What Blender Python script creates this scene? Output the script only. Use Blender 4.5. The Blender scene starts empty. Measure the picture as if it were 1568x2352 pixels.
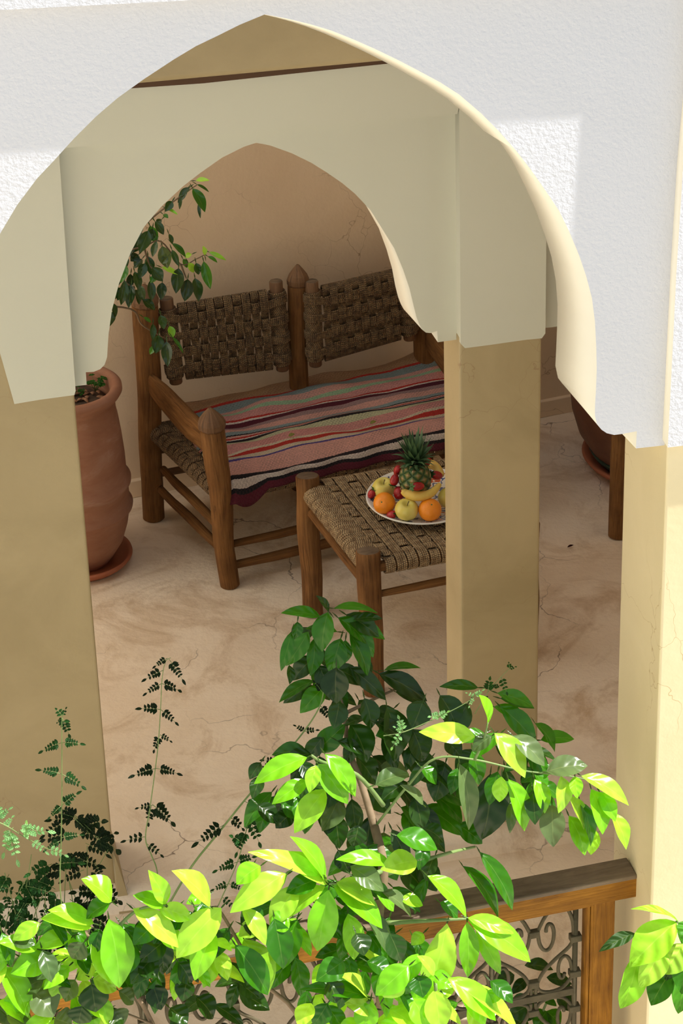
import bpy, bmesh, math, random
from mathutils import Vector, Matrix, noise
from mathutils.geometry import tessellate_polygon
random.seed(7)
S = bpy.context.scene
COL = S.collection

# ------------------------------------------------------------------ camera
FP, PX, PY, TH, PI_T, H = 6370.0, 1130.0, 1176.0, math.radians(14.5), math.radians(30), 5.04
cam_d = bpy.data.cameras.new('camera'); cam = bpy.data.objects.new('camera', cam_d); COL.objects.link(cam)
cam.location = (0, 0, H); cam.rotation_euler = (math.radians(60), 0, -TH)
cam_d.sensor_width = 36; cam_d.sensor_fit = 'AUTO'; cam_d.lens = 36 * FP / 2352
cam_d.shift_x = (784 - PX) / 2352; cam_d.clip_end = 200; cam_d.clip_start = .05
S.camera = cam
# ------------------------------------------------------------------ light
S.view_settings.view_transform = 'Standard'; S.view_settings.look = 'None'
S.view_settings.gamma = 1; S.view_settings.use_curve_mapping = False
S.view_settings.exposure = 0.0
w = bpy.data.worlds.new('sky'); S.world = w; w.use_nodes = True
bgn = w.node_tree.nodes['Background']; bgn.inputs[0].default_value = (.80, .90, 1.0, 1); bgn.inputs[1].default_value = 0.85
SUN_DIR = Vector((.62, -.103, .79)).normalized()
sd = bpy.data.lights.new('sun', 'SUN'); sd.energy = 11; sd.angle = math.radians(.53); sd.color = (1, .965, .90)
so = bpy.data.objects.new('sun', sd); COL.objects.link(so); so.rotation_euler = SUN_DIR.to_track_quat('Z', 'Y').to_euler()
so.location = (3, 1, 9)
S.cycles.max_bounces = 10; S.cycles.diffuse_bounces = 6

# ------------------------------------------------------------------ pixel -> place (rays of the camera above)
FH = Vector((math.sin(TH), math.cos(TH), 0)); RT = Vector((math.cos(TH), -math.sin(TH), 0))
FW = FH * math.cos(PI_T) - Vector((0, 0, math.sin(PI_T))); UPV = FH * math.sin(PI_T) + Vector((0, 0, math.cos(PI_T)))
C0 = Vector((0, 0, H))
def ray(x, y): return FW + RT * ((x - PX) / FP) - UPV * ((y - PY) / FP)
def onZ(x, y, z): d = ray(x, y); return C0 + d * ((z - H) / d.z)
def onY(x, y, Y): d = ray(x, y); return C0 + d * (Y / d.y)
def pxm(p): return FP / (Vector(p) - C0).dot(FW)          # pixels per metre at a place

# ------------------------------------------------------------------ materials
def nt(name):
    m = bpy.data.materials.new(name); m.use_nodes = True
    n = m.node_tree; n.nodes.clear()
    o = n.nodes.new('ShaderNodeOutputMaterial'); b = n.nodes.new('ShaderNodeBsdfPrincipled')
    n.links.new(b.outputs[0], o.inputs[0]); return m, n, b, o
def nd(n, t, **k):
    q = n.nodes.new(t)
    for a, v in k.items():
        if a.startswith('i_'):
            key = a[2:]; key = int(key) if key.isdigit() else key.replace('_', ' ')
            q.inputs[key].default_value = v
        else: setattr(q, a, v)
    return q
def ramp(n, fac, stops, interp='LINEAR'):
    r = n.nodes.new('ShaderNodeValToRGB'); r.color_ramp.interpolation = interp
    e = r.color_ramp.elements
    while len(e) < len(stops): e.new(.5)
    for i, (p, c) in enumerate(stops): e[i].position = p; e[i].color = (*c, 1)
    n.links.new(fac, r.inputs[0]); return r
def mixc(n, fac, a, b, mode='MIX'):
    q = n.nodes.new('ShaderNodeMix'); q.data_type = 'RGBA'; q.blend_type = mode
    for s, v in ((q.inputs[0], fac), (q.inputs[6], a), (q.inputs[7], b)):
        if isinstance(v, (int, float)): s.default_value = v
        elif isinstance(v, tuple): s.default_value = (*v, 1)
        else: n.links.new(v, s)
    return q.outputs[2]
def coords(n, kind='Object', scale=(1, 1, 1), rot=(0, 0, 0)):
    t = n.nodes.new('ShaderNodeTexCoord'); mp = n.nodes.new('ShaderNodeMapping')
    mp.inputs['Scale'].default_value = scale; mp.inputs['Rotation'].default_value = rot
    n.links.new(t.outputs[kind], mp.inputs[0]); return mp.outputs[0]
def tex(n, vec, t='ShaderNodeTexNoise', **k):
    q = nd(n, t, **k); n.links.new(vec, q.inputs['Vector']); return q
def bump(n, b, h, strength, dist=.01, prev=None):
    q = n.nodes.new('ShaderNodeBump'); q.inputs['Strength'].default_value = strength; q.inputs['Distance'].default_value = dist
    n.links.new(h, q.inputs['Height'])
    if prev: n.links.new(prev, q.inputs['Normal'])
    n.links.new(q.outputs[0], b.inputs['Normal']); return q.outputs[0]

def plaster(name, c1, c2, rough=.85, cracks=0, crackcol=(.12, .07, .04), big=1.2, fine_b=.15, stain=None, grainb=0.0, crsc=2.2):
    m, n, b, o = nt(name)
    v = coords(n)
    a = tex(n, v, i_Scale=big, i_Detail=6.0, i_Roughness=.6, i_Distortion=.6)
    r = ramp(n, a.outputs[0], [(.32, c2), (.68, c1)]); col = r.outputs[0]
    if stain:
        s = tex(n, v, i_Scale=2.6, i_Detail=8.0, i_Roughness=.7, i_Distortion=1.2)
        f = ramp(n, s.outputs[0], [(.5, (0, 0, 0)), (.72, (1, 1, 1))])
        col = mixc(n, f.outputs[0], col, stain)
    if cracks:
        ds = tex(n, v, i_Scale=5.0, i_Detail=4.0)
        vm = nd(n, 'ShaderNodeVectorMath', operation='MULTIPLY_ADD'); n.links.new(ds.outputs['Color'], vm.inputs[0])
        vm.inputs[1].default_value = (.28, .28, .28); n.links.new(v, vm.inputs[2])
        vo = tex(n, vm.outputs[0], 'ShaderNodeTexVoronoi', i_Scale=crsc); vo.feature = 'DISTANCE_TO_EDGE'
        cr = ramp(n, vo.outputs[0], [(0, (1, 1, 1)), (.0035 * cracks * crsc, (0, 0, 0))])
        msk = tex(n, v, i_Scale=1.7, i_Detail=2.0); mr = ramp(n, msk.outputs[0], [(.5, (0, 0, 0)), (.62, (.85, .85, .85))])
        fm = mixc(n, 1.0, cr.outputs[0], mr.outputs[0], 'MULTIPLY')
        col = mixc(n, fm, col, crackcol)
    n.links.new(col, b.inputs['Base Color']); b.inputs['Roughness'].default_value = rough
    f1 = tex(n, v, i_Scale=38.0, i_Detail=5.0, i_Roughness=.6)
    pr = bump(n, b, f1.outputs[0], fine_b, .01)
    if grainb:
        f2 = tex(n, v, i_Scale=95.0, i_Detail=3.0, i_Roughness=.6); bump(n, b, f2.outputs[0], grainb, .006, pr)
    return m
M = {}
M['white'] = plaster('white_plaster', (.59, .60, .645), (.56, .57, .61), .9, fine_b=.05, grainb=.40)
M['cream'] = plaster('white_paint_shade_tint', (.62, .61, .50), (.585, .575, .47), .8, fine_b=.05)  # white paint with its shade and warm bounce put into the colour
M['soffit'] = plaster('white_paint_bounce_tint', (.82, .785, .68), (.79, .755, .65), .8, fine_b=.05)  # white paint, tinted in the colour for warm bounced light
M['tan'] = plaster('ochre_tadelakt', (.44, .345, .19), (.35, .27, .14), .5, cracks=.15, fine_b=.06, big=2.5, crsc=4.5, crackcol=(.3, .2, .1))
M['tan2'] = plaster('pale_ochre_tadelakt', (.69, .59, .375), (.64, .545, .33), .5, cracks=.05, fine_b=.08, big=3, crsc=3, crackcol=(.4, .28, .12))
M['back'] = plaster('rosy_clay_plaster', (.80, .63, .44), (.71, .54, .36), .8, cracks=.45, fine_b=.12, big=1.6, crsc=6, crackcol=(.36, .22, .12))
M['floor'] = plaster('worn_clay_floor', (.85, .72, .57), (.74, .60, .45), .6, cracks=.9, fine_b=.35, big=2.4, stain=(.50, .34, .20), crsc=2.6)
M['court'] = plaster('courtyard_floor', (.66, .60, .50), (.60, .54, .44), .8)
M['gap'] = plaster('dark_joint', (.10, .05, .025), (.07, .035, .015), .9)

def wood(name, c1, c2, c3, rough=.7):
    m, n, b, o = nt(name)
    t = nd(n, 'ShaderNodeTexCoord'); mp = nd(n, 'ShaderNodeMapping'); mp.inputs['Scale'].default_value = (2.2, 9, 1)
    n.links.new(t.outputs['UV'], mp.inputs[0])
    a = tex(n, mp.outputs[0], i_Scale=3.0, i_Detail=7.0, i_Roughness=.65, i_Distortion=.9)
    r = ramp(n, a.outputs[0], [(.28, c2), (.5, c1), (.72, c3)])
    bl = tex(n, coords(n), i_Scale=7.0, i_Detail=4.0)
    br = ramp(n, bl.outputs[0], [(.42, (1, 1, 1)), (.75, (.42, .36, .32))])
    col = mixc(n, .8, r.outputs[0], br.outputs[0], 'MULTIPLY')
    n.links.new(col, b.inputs['Base Color']); b.inputs['Roughness'].default_value = rough
    mp2 = nd(n, 'ShaderNodeMapping'); mp2.inputs['Scale'].default_value = (3, 60, 1); n.links.new(t.outputs['UV'], mp2.inputs[0])
    f = tex(n, mp2.outputs[0], i_Scale=2.0, i_Detail=4.0); bump(n, b, f.outputs[0], .35, .006)
    return m
M['log'] = wood('brown_log_wood', (.20, .092, .030), (.085, .038, .014), (.28, .14, .05))
M['log_d'] = wood('weathered_log_wood', (.17, .085, .036), (.07, .035, .017), (.25, .13, .06))
M['endgrain'] = wood('grey_end_grain', (.17, .115, .07), (.09, .055, .03), (.24, .165, .10), .85)
M['rail'] = wood('varnished_orange_wood', (.27, .115, .010), (.16, .060, .006), (.35, .155, .018), .6)
for _m in ('rail', 'log'): M[_m].node_tree.nodes['Principled BSDF'].inputs['Specular IOR Level'].default_value = .15
M['rail_top'] = wood('weathered_brown_wood', (.16, .11, .07), (.09, .06, .035), (.23, .16, .10), .75)

def rope_mat(name, c1, c2, dark):
    m, n, b, o = nt(name)
    t = nd(n, 'ShaderNodeTexCoord'); sp = nd(n, 'ShaderNodeSeparateXYZ'); n.links.new(t.outputs['UV'], sp.inputs[0])
    m1 = nd(n, 'ShaderNodeMath', operation='MULTIPLY_ADD', i_1=900.0); n.links.new(sp.outputs[0], m1.inputs[0])
    m2 = nd(n, 'ShaderNodeMath', operation='MULTIPLY', i_1=6.283 * 1); n.links.new(sp.outputs[1], m2.inputs[0]); n.links.new(m2.outputs[0], m1.inputs[2])
    sn = nd(n, 'ShaderNodeMath', operation='SINE'); n.links.new(m1.outputs[0], sn.inputs[0])
    no = tex(n, coords(n), i_Scale=55.0, i_Detail=3.0)
    bc = ramp(n, no.outputs[0], [(.34, c2), (.62, c1)])
    f = nd(n, 'ShaderNodeMapRange', i_1=-1.0, i_2=-.1, i_3=1.0, i_4=0.0); n.links.new(sn.outputs[0], f.inputs[0])
    col = mixc(n, f.outputs[0], bc.outputs[0], dark)
    n.links.new(col, b.inputs['Base Color']); b.inputs['Roughness'].default_value = .8
    bump(n, b, sn.outputs[0], .6, .003); return m
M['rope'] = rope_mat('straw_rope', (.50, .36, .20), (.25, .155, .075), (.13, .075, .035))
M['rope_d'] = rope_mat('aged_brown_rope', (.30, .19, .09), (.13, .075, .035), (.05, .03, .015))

def simple(name, c, rough=.5, c2=None, sc=8, bmp=0, bsc=60, spec=.5, sub=0, metal=0):
    m, n, b, o = nt(name)
    if c2:
        a = tex(n, coords(n), i_Scale=sc, i_Detail=5.0, i_Roughness=.6)
        r = ramp(n, a.outputs[0], [(.35, c), (.65, c2)]); n.links.new(r.outputs[0], b.inputs['Base Color'])
    else: b.inputs['Base Color'].default_value = (*c, 1)
    b.inputs['Roughness'].default_value = rough; b.inputs['Specular IOR Level'].default_value = spec; b.inputs['Metallic'].default_value = metal
    if sub: b.inputs['Subsurface Weight'].default_value = sub; b.inputs['Subsurface Scale'].default_value = .01
    if bmp:
        f = tex(n, coords(n), i_Scale=bsc, i_Detail=3.0); bump(n, b, f.outputs[0], bmp, .004)
    return m
def pot_mat():
    m, n, b, o = nt('pale_terracotta')
    a = tex(n, coords(n, 'Object', (5, 5, 11)), i_Scale=1.0, i_Detail=7.0, i_Roughness=.65, i_Distortion=.4)
    r = ramp(n, a.outputs[0], [(.33, (.27, .115, .065)), (.55, (.33, .16, .10)), (.80, (.46, .30, .23))])
    n.links.new(r.outputs[0], b.inputs['Base Color']); b.inputs['Roughness'].default_value = .85
    l = tex(n, coords(n, 'Object', (1.5, 1.5, 90)), i_Scale=1.0, i_Detail=3.0)
    bump(n, b, l.outputs[0], .5, .004); return m
M['terra'] = pot_mat()
M['terra_red'] = simple('red_terracotta', (.42, .13, .06), .6, (.34, .10, .045), 6, .1)
M['terra_dark'] = simple('dark_brown_clay', (.115, .042, .022), .6, (.17, .065, .032), 9, .25, 40)
M['glaze'] = simple('dark_green_glaze', (.02, .05, .035), .3)
M['soil'] = simple('dark_soil', (.05, .03, .02), .95, (.10, .06, .035), 40, .9, 60)
M['bark'] = simple('bark_chips', (.33, .17, .09), .9, (.20, .10, .06), 30, .5)
M['iron'] = simple('olive_brown_iron', (.060, .048, .026), .75, (.085, .070, .040), 30, .4, 90, spec=.2)
M['orange'] = simple('orange_peel', (.85, .27, .012), .38, None, bmp=.25, bsc=260, sub=.1)
M['apple'] = simple('yellow_apple_skin', (.66, .55, .10), .3, (.72, .62, .17), 14, sub=.1)
M['berry'] = simple('strawberry_red', (.42, .012, .015), .3, (.30, .006, .012), 60, .5, 200, sub=.1)
M['calyx'] = simple('berry_leaf_green', (.05, .14, .03), .6)
M['banana'] = simple('banana_yellow', (.72, .52, .11), .5, (.64, .42, .08), 25)
M['banana_end'] = simple('banana_tip_brown', (.18, .12, .05), .7)
M['stalk'] = simple('dry_stalk', (.10, .07, .03), .8)
M['pine_leaf'] = simple('pineapple_leaf_green', (.05, .12, .05), .5, (.09, .17, .07), 20)
M['stem'] = simple('green_stem', (.10, .17, .04), .6, (.16, .22, .07), 20)
M['stem_b'] = simple('brown_twig', (.13, .085, .045), .8, (.19, .13, .075), 30)

def pine_mat():
    m, n, b, o = nt('pineapple_skin')
    t = nd(n, 'ShaderNodeTexCoord'); sp = nd(n, 'ShaderNodeSeparateXYZ'); n.links.new(t.outputs['UV'], sp.inputs[0])
    def dia(sign):
        a = nd(n, 'ShaderNodeMath', operation='MULTIPLY', i_1=8.0); n.links.new(sp.outputs[0], a.inputs[0])
        c = nd(n, 'ShaderNodeMath', operation='MULTIPLY_ADD', i_1=5.0 * sign); n.links.new(sp.outputs[1], c.inputs[0]); n.links.new(a.outputs[0], c.inputs[2])
        f = nd(n, 'ShaderNodeMath', operation='PINGPONG', i_1=.5); n.links.new(c.outputs[0], f.inputs[0]); return f
    mn = nd(n, 'ShaderNodeMath', operation='MINIMUM'); n.links.new(dia(1).outputs[0], mn.inputs[0]); n.links.new(dia(-1).outputs[0], mn.inputs[1])
    r = ramp(n, mn.outputs[0], [(0, (.02, .06, .02)), (.12, (.05, .12, .03)), (.25, (.20, .20, .06)), (.40, (.38, .26, .12)), (.5, (.5, .38, .25))])
    n.links.new(r.outputs[0], b.inputs['Base Color']); b.inputs['Roughness'].default_value = .45
    bump(n, b, mn.outputs[0], .9, .02); return m
M['pine'] = pine_mat()

def plate_mat():
    m, n, b, o = nt('painted_ceramic')
    v = coords(n, 'Object'); vo = tex(n, v, 'ShaderNodeTexVoronoi', i_Scale=38.0)
    no = tex(n, v, i_Scale=26.0, i_Detail=2.0)
    r = ramp(n, no.outputs[0], [(0, (.72, .68, .60)), (.5, (.08, .11, .24)), (.56, (.72, .68, .60)), (.62, (.48, .09, .03)), (.68, (.72, .68, .60))], 'CONSTANT')
    ln = nd(n, 'ShaderNodeVectorMath', operation='LENGTH'); n.links.new(v, ln.inputs[0])
    rr = ramp(n, ln.outputs['Value'], [(0, (1, 1, 1)), (.176, (0, 0, 0))], 'CONSTANT')
    col = mixc(n, rr.outputs[0], (.74, .72, .68), r.outputs[0])
    n.links.new(col, b.inputs['Base Color']); b.inputs['Roughness'].default_value = .15; return m
M['plate'] = plate_mat()

def leaf_mat(name, rough=.28, trans=.4, spec=.5, vein=.35):
    m, n, b, o = nt(name)
    at = nd(n, 'ShaderNodeVertexColor', layer_name='Col')
    t = nd(n, 'ShaderNodeTexCoord'); sp = nd(n, 'ShaderNodeSeparateXYZ'); n.links.new(t.outputs['UV'], sp.inputs[0])
    ab = nd(n, 'ShaderNodeMath', operation='ABSOLUTE'); n.links.new(sp.outputs[0], ab.inputs[0])
    mid = ramp(n, ab.outputs[0], [(0, (1, 1, 1)), (.055, (0, 0, 0))])
    no = tex(n, coords(n), i_Scale=30.0, i_Detail=3.0)
    nr = ramp(n, no.outputs[0], [(.3, (.82, .82, .82)), (.7, (1.1, 1.1, 1.1))])
    c0 = mixc(n, 1.0, at.outputs[0], nr.outputs[0], 'MULTIPLY')
    ml = mixc(n, 1.0, c0, (.10, .10, .04), 'ADD')
    mf = nd(n, 'ShaderNodeMath', operation='MULTIPLY', i_1=.7); n.links.new(mid.outputs[0], mf.inputs[0])
    col = mixc(n, mf.outputs[0], c0, ml)
    n.links.new(col, b.inputs['Base Color']); b.inputs['Roughness'].default_value = rough; b.inputs['Specular IOR Level'].default_value = spec
    # side veins
    v1 = nd(n, 'ShaderNodeMath', operation='MULTIPLY_ADD', i_1=-5.0); n.links.new(ab.outputs[0], v1.inputs[0])
    v2 = nd(n, 'ShaderNodeMath', operation='MULTIPLY', i_1=22.0); n.links.new(sp.outputs[1], v2.inputs[0]); n.links.new(v2.outputs[0], v1.inputs[2])
    v3 = nd(n, 'ShaderNodeMath', operation='SINE'); n.links.new(v1.outputs[0], v3.inputs[0])
    bump(n, b, v3.outputs[0], vein, .002)
    tr = nd(n, 'ShaderNodeBsdfTranslucent'); tc = mixc(n, 1.0, col, (1.15, 1.15, .42), 'MULTIPLY'); n.links.new(tc, tr.inputs[0])
    ms = nd(n, 'ShaderNodeMixShader', i_0=trans); n.links.new(b.outputs[0], ms.inputs[1]); n.links.new(tr.outputs[0], ms.inputs[2])
    n.links.new(ms.outputs[0], o.inputs[0]); return m
M['leaf'] = leaf_mat('glossy_leaf', .25, .45); M['leaf_soft'] = leaf_mat('matte_leaf', .55, .35, .3, .9)
M['leaf_rub'] = leaf_mat('waxy_leaf', .22, .15, .6, .1)

def rug_mat():
    m, n, b, o = nt('rag_rug_weave')
    t = nd(n, 'ShaderNodeTexCoord'); sp = nd(n, 'ShaderNodeSeparateXYZ'); n.links.new(t.outputs['UV'], sp.inputs[0])
    mp = nd(n, 'ShaderNodeMapping'); mp.inputs['Scale'].default_value = (5, 2, 1); n.links.new(t.outputs['UV'], mp.inputs[0])
    no = tex(n, mp.outputs[0], i_Scale=1.0, i_Detail=2.0)
    mp3 = nd(n, 'ShaderNodeMapping'); mp3.inputs['Scale'].default_value = (160, 30, 1); n.links.new(t.outputs['UV'], mp3.inputs[0])
    n3 = tex(n, mp3.outputs[0], i_Scale=1.0, i_Detail=1.0)
    a = nd(n, 'ShaderNodeMath', operation='MULTIPLY_ADD', i_1=.028); n.links.new(no.outputs[0], a.inputs[0]); n.links.new(sp.outputs[1], a.inputs[2])
    a2 = nd(n, 'ShaderNodeMath', operation='MULTIPLY_ADD', i_1=.008); n.links.new(n3.outputs[0], a2.inputs[0]); n.links.new(a.outputs[0], a2.inputs[2])
    sb = nd(n, 'ShaderNodeMath', operation='SUBTRACT', i_1=.018); n.links.new(a2.outputs[0], sb.inputs[0])
    tan, red, teal, pink, mint, white, mar, mixg, blk, lime, rose, cream, blue = ((.56, .38, .24), (.66, .055, .04), (.36, .47, .48), (.86, .52, .44), (.48, .72, .46), (.88, .80, .72), (.15, .02, .04), (.50, .34, .33), (.02, .02, .024), (.74, .76, .50), (.82, .42, .38), (.84, .74, .56), (.13, .10, .36))
    ys = [(640, tan), (690, red), (697, teal), (722, pink), (740, mint), (753, rose), (777, red), (784, white), (791, mar), (812, mixg), (828, pink), (846, teal), (859, blk), (863, pink), (867, red), (873, white), (877, blk), (889, lime), (908, rose), (934, cream), (941, red), (956, cream), (979, blue), (987, pink), (1030, blk), (1045, white), (1066, blk), (1083, mar)]
    st = []
    for y, c in ys:
        v = (y - 640) / 405 * .58 if y < 1045 else .58 + (y - 1045) / 1190
        st.append((v / .64, c))
    r = ramp(n, sb.outputs[0], st, 'CONSTANT')
    # coarse weave dots
    mp2 = nd(n, 'ShaderNodeMapping'); mp2.inputs['Scale'].default_value = (150, 95, 1); n.links.new(t.outputs['UV'], mp2.inputs[0])
    ck = nd(n, 'ShaderNodeTexChecker', i_Scale=1.0); n.links.new(mp2.outputs[0], ck.inputs['Vector'])
    n2 = tex(n, coords(n), i_Scale=9.0, i_Detail=3.0); r2 = ramp(n, n2.outputs[0], [(.38, (.12, .12, .12)), (.66, (.75, .75, .75))])
    fk = mixc(n, 1.0, r2.outputs[0], ck.outputs[1], 'MULTIPLY')
    n.links.new(fk, fk.node.inputs[6]) if False else None
    mm = nd(n, 'ShaderNodeMath', operation='MULTIPLY'); n.links.new(ck.outputs['Fac'], mm.inputs[0]); n.links.new(r2.outputs[0], mm.inputs[1])
    dk = mixc(n, .42, r.outputs[0], (.16, .07, .07), 'MIX')
    n4 = tex(n, coords(n), i_Scale=240.0, i_Detail=2.0); r4 = ramp(n, n4.outputs[0], [(.3, (.75, .72, .72)), (.7, (1.12, 1.1, 1.1))])
    c1 = mixc(n, mm.outputs[0], r.outputs[0], dk); col = mixc(n, 1.0, c1, r4.outputs[0], 'MULTIPLY')
    n.links.new(col, b.inputs['Base Color']); b.inputs['Roughness'].default_value = .95
    bump(n, b, ck.outputs['Fac'], .25, .002); return m
M['rug'] = rug_mat()

# ------------------------------------------------------------------ mesh helpers
def link(name, bm, mat, parent=None, smooth=True):
    me = bpy.data.meshes.new(name); bm.normal_update(); bm.to_mesh(me); bm.free()
    for mt in (mat if isinstance(mat, (list, tuple)) else [mat]): me.materials.append(mt)
    if smooth:
        for p in me.polygons: p.use_smooth = True
    o = bpy.data.objects.new(name, me); COL.objects.link(o)
    if parent: o.parent = parent; o.matrix_parent_inverse = Matrix.Translation(-parent.location)
    return o
def tag(o, label, cat, group=None):
    o['label'] = label; o['category'] = cat
    if group: o['group'] = group
    return o
def thing(name, loc, label, cat, group=None):
    o = bpy.data.objects.new(name, None); o.empty_display_size = .05; COL.objects.link(o); o.location = loc
    return tag(o, label, cat, group)
def struct(o): o['kind'] = 'structure'; return o
def NB():
    bm = bmesh.new(); bm.loops.layers.uv.new('UVMap'); return bm
def tube(bm, pts, rads, sides=8, caps=True, mi=0, cap_mi=None, wob=0, u0=0, ell=1):
    pts = [Vector(p) for p in pts]; uvl = bm.loops.layers.uv.active
    if not isinstance(rads, (list, tuple)): rads = [rads] * len(pts)
    ref = None; rings = []; us = []; L = u0
    for i, p in enumerate(pts):
        t = (pts[min(i + 1, len(pts) - 1)] - pts[max(i - 1, 0)]).normalized()
        if ref is None:
            ref = Vector((0, 0, 1)) if abs(t.z) < .9 else Vector((1, 0, 0))
        a = (ref - t * ref.dot(t)).normalized(); ref = a; b = t.cross(a)
        if i: L += (pts[i] - pts[i - 1]).length
        us.append(L); ring = []
        for k in range(sides):
            an = 2 * math.pi * k / sides; r = rads[i]
            if wob: r *= 1 + wob * noise.noise(Vector((math.cos(an) * 1.5 + p.x * 9, math.sin(an) * 1.5 + p.y * 9, p.z * 7 + L * 5)))
            ring.append(bm.verts.new(p + (a * math.cos(an) * ell + b * math.sin(an)) * r))
        rings.append(ring)
    for i in range(len(rings) - 1):
        for k in range(sides):
            k2 = (k + 1) % sides
            f = bm.faces.new((rings[i][k], rings[i][k2], rings[i + 1][k2], rings[i + 1][k])); f.material_index = mi
            for lp, (uu, vv) in zip(f.loops, ((us[i], k / sides), (us[i], (k + 1) / sides), (us[i + 1], (k + 1) / sides), (us[i + 1], k / sides))): lp[uvl].uv = (uu, vv)
    if caps:
        for ring in (rings[0][::-1], rings[-1]):
            f = bm.faces.new(ring); f.material_index = mi if cap_mi is None else cap_mi
            for lp in f.loops: lp[uvl].uv = (lp.vert.co.x * 3, lp.vert.co.y * 3)
    return bm
def lathe(bm, prof, seg=48, c=(0, 0, 0), wob=0):
    uvl = bm.loops.layers.uv.active; c = Vector(c); rings = []
    for j, (r, z) in enumerate(prof):
        ring = []
        for k in range(seg):
            an = 2 * math.pi * k / seg; rr = r * (1 + wob * noise.noise(Vector((math.cos(an) * 2, math.sin(an) * 2, z * 12))))
            ring.append(bm.verts.new(c + Vector((rr * math.cos(an), rr * math.sin(an), z))))
        rings.append(ring)
    for j in range(len(rings) - 1):
        for k in range(seg):
            k2 = (k + 1) % seg
            f = bm.faces.new((rings[j][k], rings[j][k2], rings[j + 1][k2], rings[j + 1][k]))
            for lp, (uu, vv) in zip(f.loops, ((k, j), (k + 1, j), (k + 1, j + 1), (k, j + 1))): lp[uvl].uv = (uu / seg, vv / (len(rings) - 1))
    for ring in (rings[0][::-1], rings[-1]): bm.faces.new(ring)
    return bm
def box(bm, a, b, bev=0, frame=None):
    """box between corners a and b; frame = (origin, ux, uy) for a rotated box"""
    x0, y0, z0 = a; x1, y1, z1 = b; uvl = bm.loops.layers.uv.active
    vs = []
    for z in (z0, z1):
        for x, y in ((x0, y0), (x1, y0), (x1, y1), (x0, y1)):
            p = Vector((x, y, z))
            if frame: p = frame[0] + frame[1] * x + frame[2] * y + Vector((0, 0, z))
            vs.append(bm.verts.new(p))
    fs = [bm.faces.new([vs[i] for i in q]) for q in ((3, 2, 1, 0), (4, 5, 6, 7), (0, 1, 5, 4), (1, 2, 6, 5), (2, 3, 7, 6), (3, 0, 4, 7))]
    dx, dy, dz = abs(x1 - x0), abs(y1 - y0), abs(z1 - z0)
    for f in fs:
        for lp in f.loops:
            p = lp.vert.co
            lp[uvl].uv = (p.x + p.y * .3, p.z * 2 + p.y * 1.5) if dx >= dz else (p.z, p.x * 3 + p.y * 3)
    if bev:
        es = list({e for f in fs for e in f.edges}); bmesh.ops.bevel(bm, geom=es, offset=bev, segments=3, affect='EDGES', profile=.6)
    return bm
def prism(bm, front, back, mi_side=0):
    a = [bm.verts.new(p) for p in front]; b = [bm.verts.new(p) for p in back]
    for q, vs in ((front, a), (back, b)):
        for t in tessellate_polygon([[Vector((p.x, p.z, 0)) for p in q]]): bm.faces.new([vs[k] for k in t])
    for i in range(len(a)):
        j = (i + 1) % len(a); f = bm.faces.new((a[j], a[i], b[i], b[j])); f.material_index = mi_side; f.smooth = True
    return bm
def smooth_path(P, n=6):
    P = [Vector(p) for p in P]; out = []
    for i in range(len(P) - 1):
        p0 = P[max(i - 1, 0)]; p1 = P[i]; p2 = P[i + 1]; p3 = P[min(i + 2, len(P) - 1)]
        for k in range(n):
            t = k / n
            out.append(.5 * ((2 * p1) + (p2 - p0) * t + (2 * p0 - 5 * p1 + 4 * p2 - p3) * t * t + (3 * p1 - p0 - 3 * p2 + p3) * t ** 3))
    out.append(P[-1]); return out
def simple_box(name, a, b, mat, bev=0): return link(name, box(NB(), a, b, bev), mat, smooth=False)

# ================================================================== STRUCTURE
YO = 5.23      # face of the white arch panel
YI = 6.60      # face of the inner arcade
# --- outer white wall with the large arch
arcR = [(608, 33), (660, 43), (710, 55), (760, 70), (810, 90), (860, 112), (912, 137), (960, 162), (1010, 189), (1054, 217), (1104, 260), (1144, 300), (1184, 345), (1219, 390), (1254, 440), (1284, 485), (1306, 530), (1329, 585), (1346, 635), (1359, 685), (1366, 740), (1369, 800), (1370, 850), (1368, 900), (1366, 930), (1366, 955), (1370, 973), (1381, 987), (1393, 995), (1410, 999), (1430, 996.5), (1462, 990.5), (1460, 1030), (1519, 1023.6)]
backR = {14: (1229, 480), 15: (1251, 540), 16: (1266, 590), 17: (1276, 645), 18: (1279, 700), 19: (1279, 750), 20: (1276, 800), 21: (1275, 840), 22: (1278, 858)}
bkpx = [(608, 34), (655, 46), (700, 60), (745, 77), (790, 97), (835, 118), (885, 143), (930, 168), (978, 195), (1025, 226), (1072, 264), (1110, 300), (1144, 322), (1174, 365), (1204, 425), (1229, 480), (1251, 540), (1266, 590), (1276, 645), (1280, 700), (1279, 750), (1277, 800), (1275, 840), (1281, 868), (1290, 880), (1298, 889), (1303, 894), (1308, 900), (1318, 905), (1330, 908), (1345, 905), (1385, 920), (1400, 967), (1440, 965)]
arcL = [(0, 537), (40, 470), (85, 410), (120, 373), (170, 318), (220, 268), (270, 225), (330, 182), (400, 136), (450, 106), (500, 82), (550, 57)]
TB = .22
fR = [onY(x, y, YO) for x, y in arcR]; bR = [onY(x, y, YO + TB) for x, y in bkpx]
fL = [onY(x, y, YO) for x, y in arcL]
bLs = [Vector((p.x + .012, YO + TB, p.z + .004)) for p in fL]
apx = fR[0].x
low = [(2 * apx - p.x, p.z) for p in fR[15:]]              # mirrored left springing, outside the frame
sh = fL[0].x - (2 * apx - fR[15].x)
lowf = [Vector((x + sh * max(0, 1 - i / 8), YO, min(z, fL[0].z - .03 * (i + 1)))) for i, (x, z) in enumerate(low)][1:]
lowf[-1].x = -.02; lowf[-2].x = .06
XL, XR, ZT = -1.6, 1.86, 4.6
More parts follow.
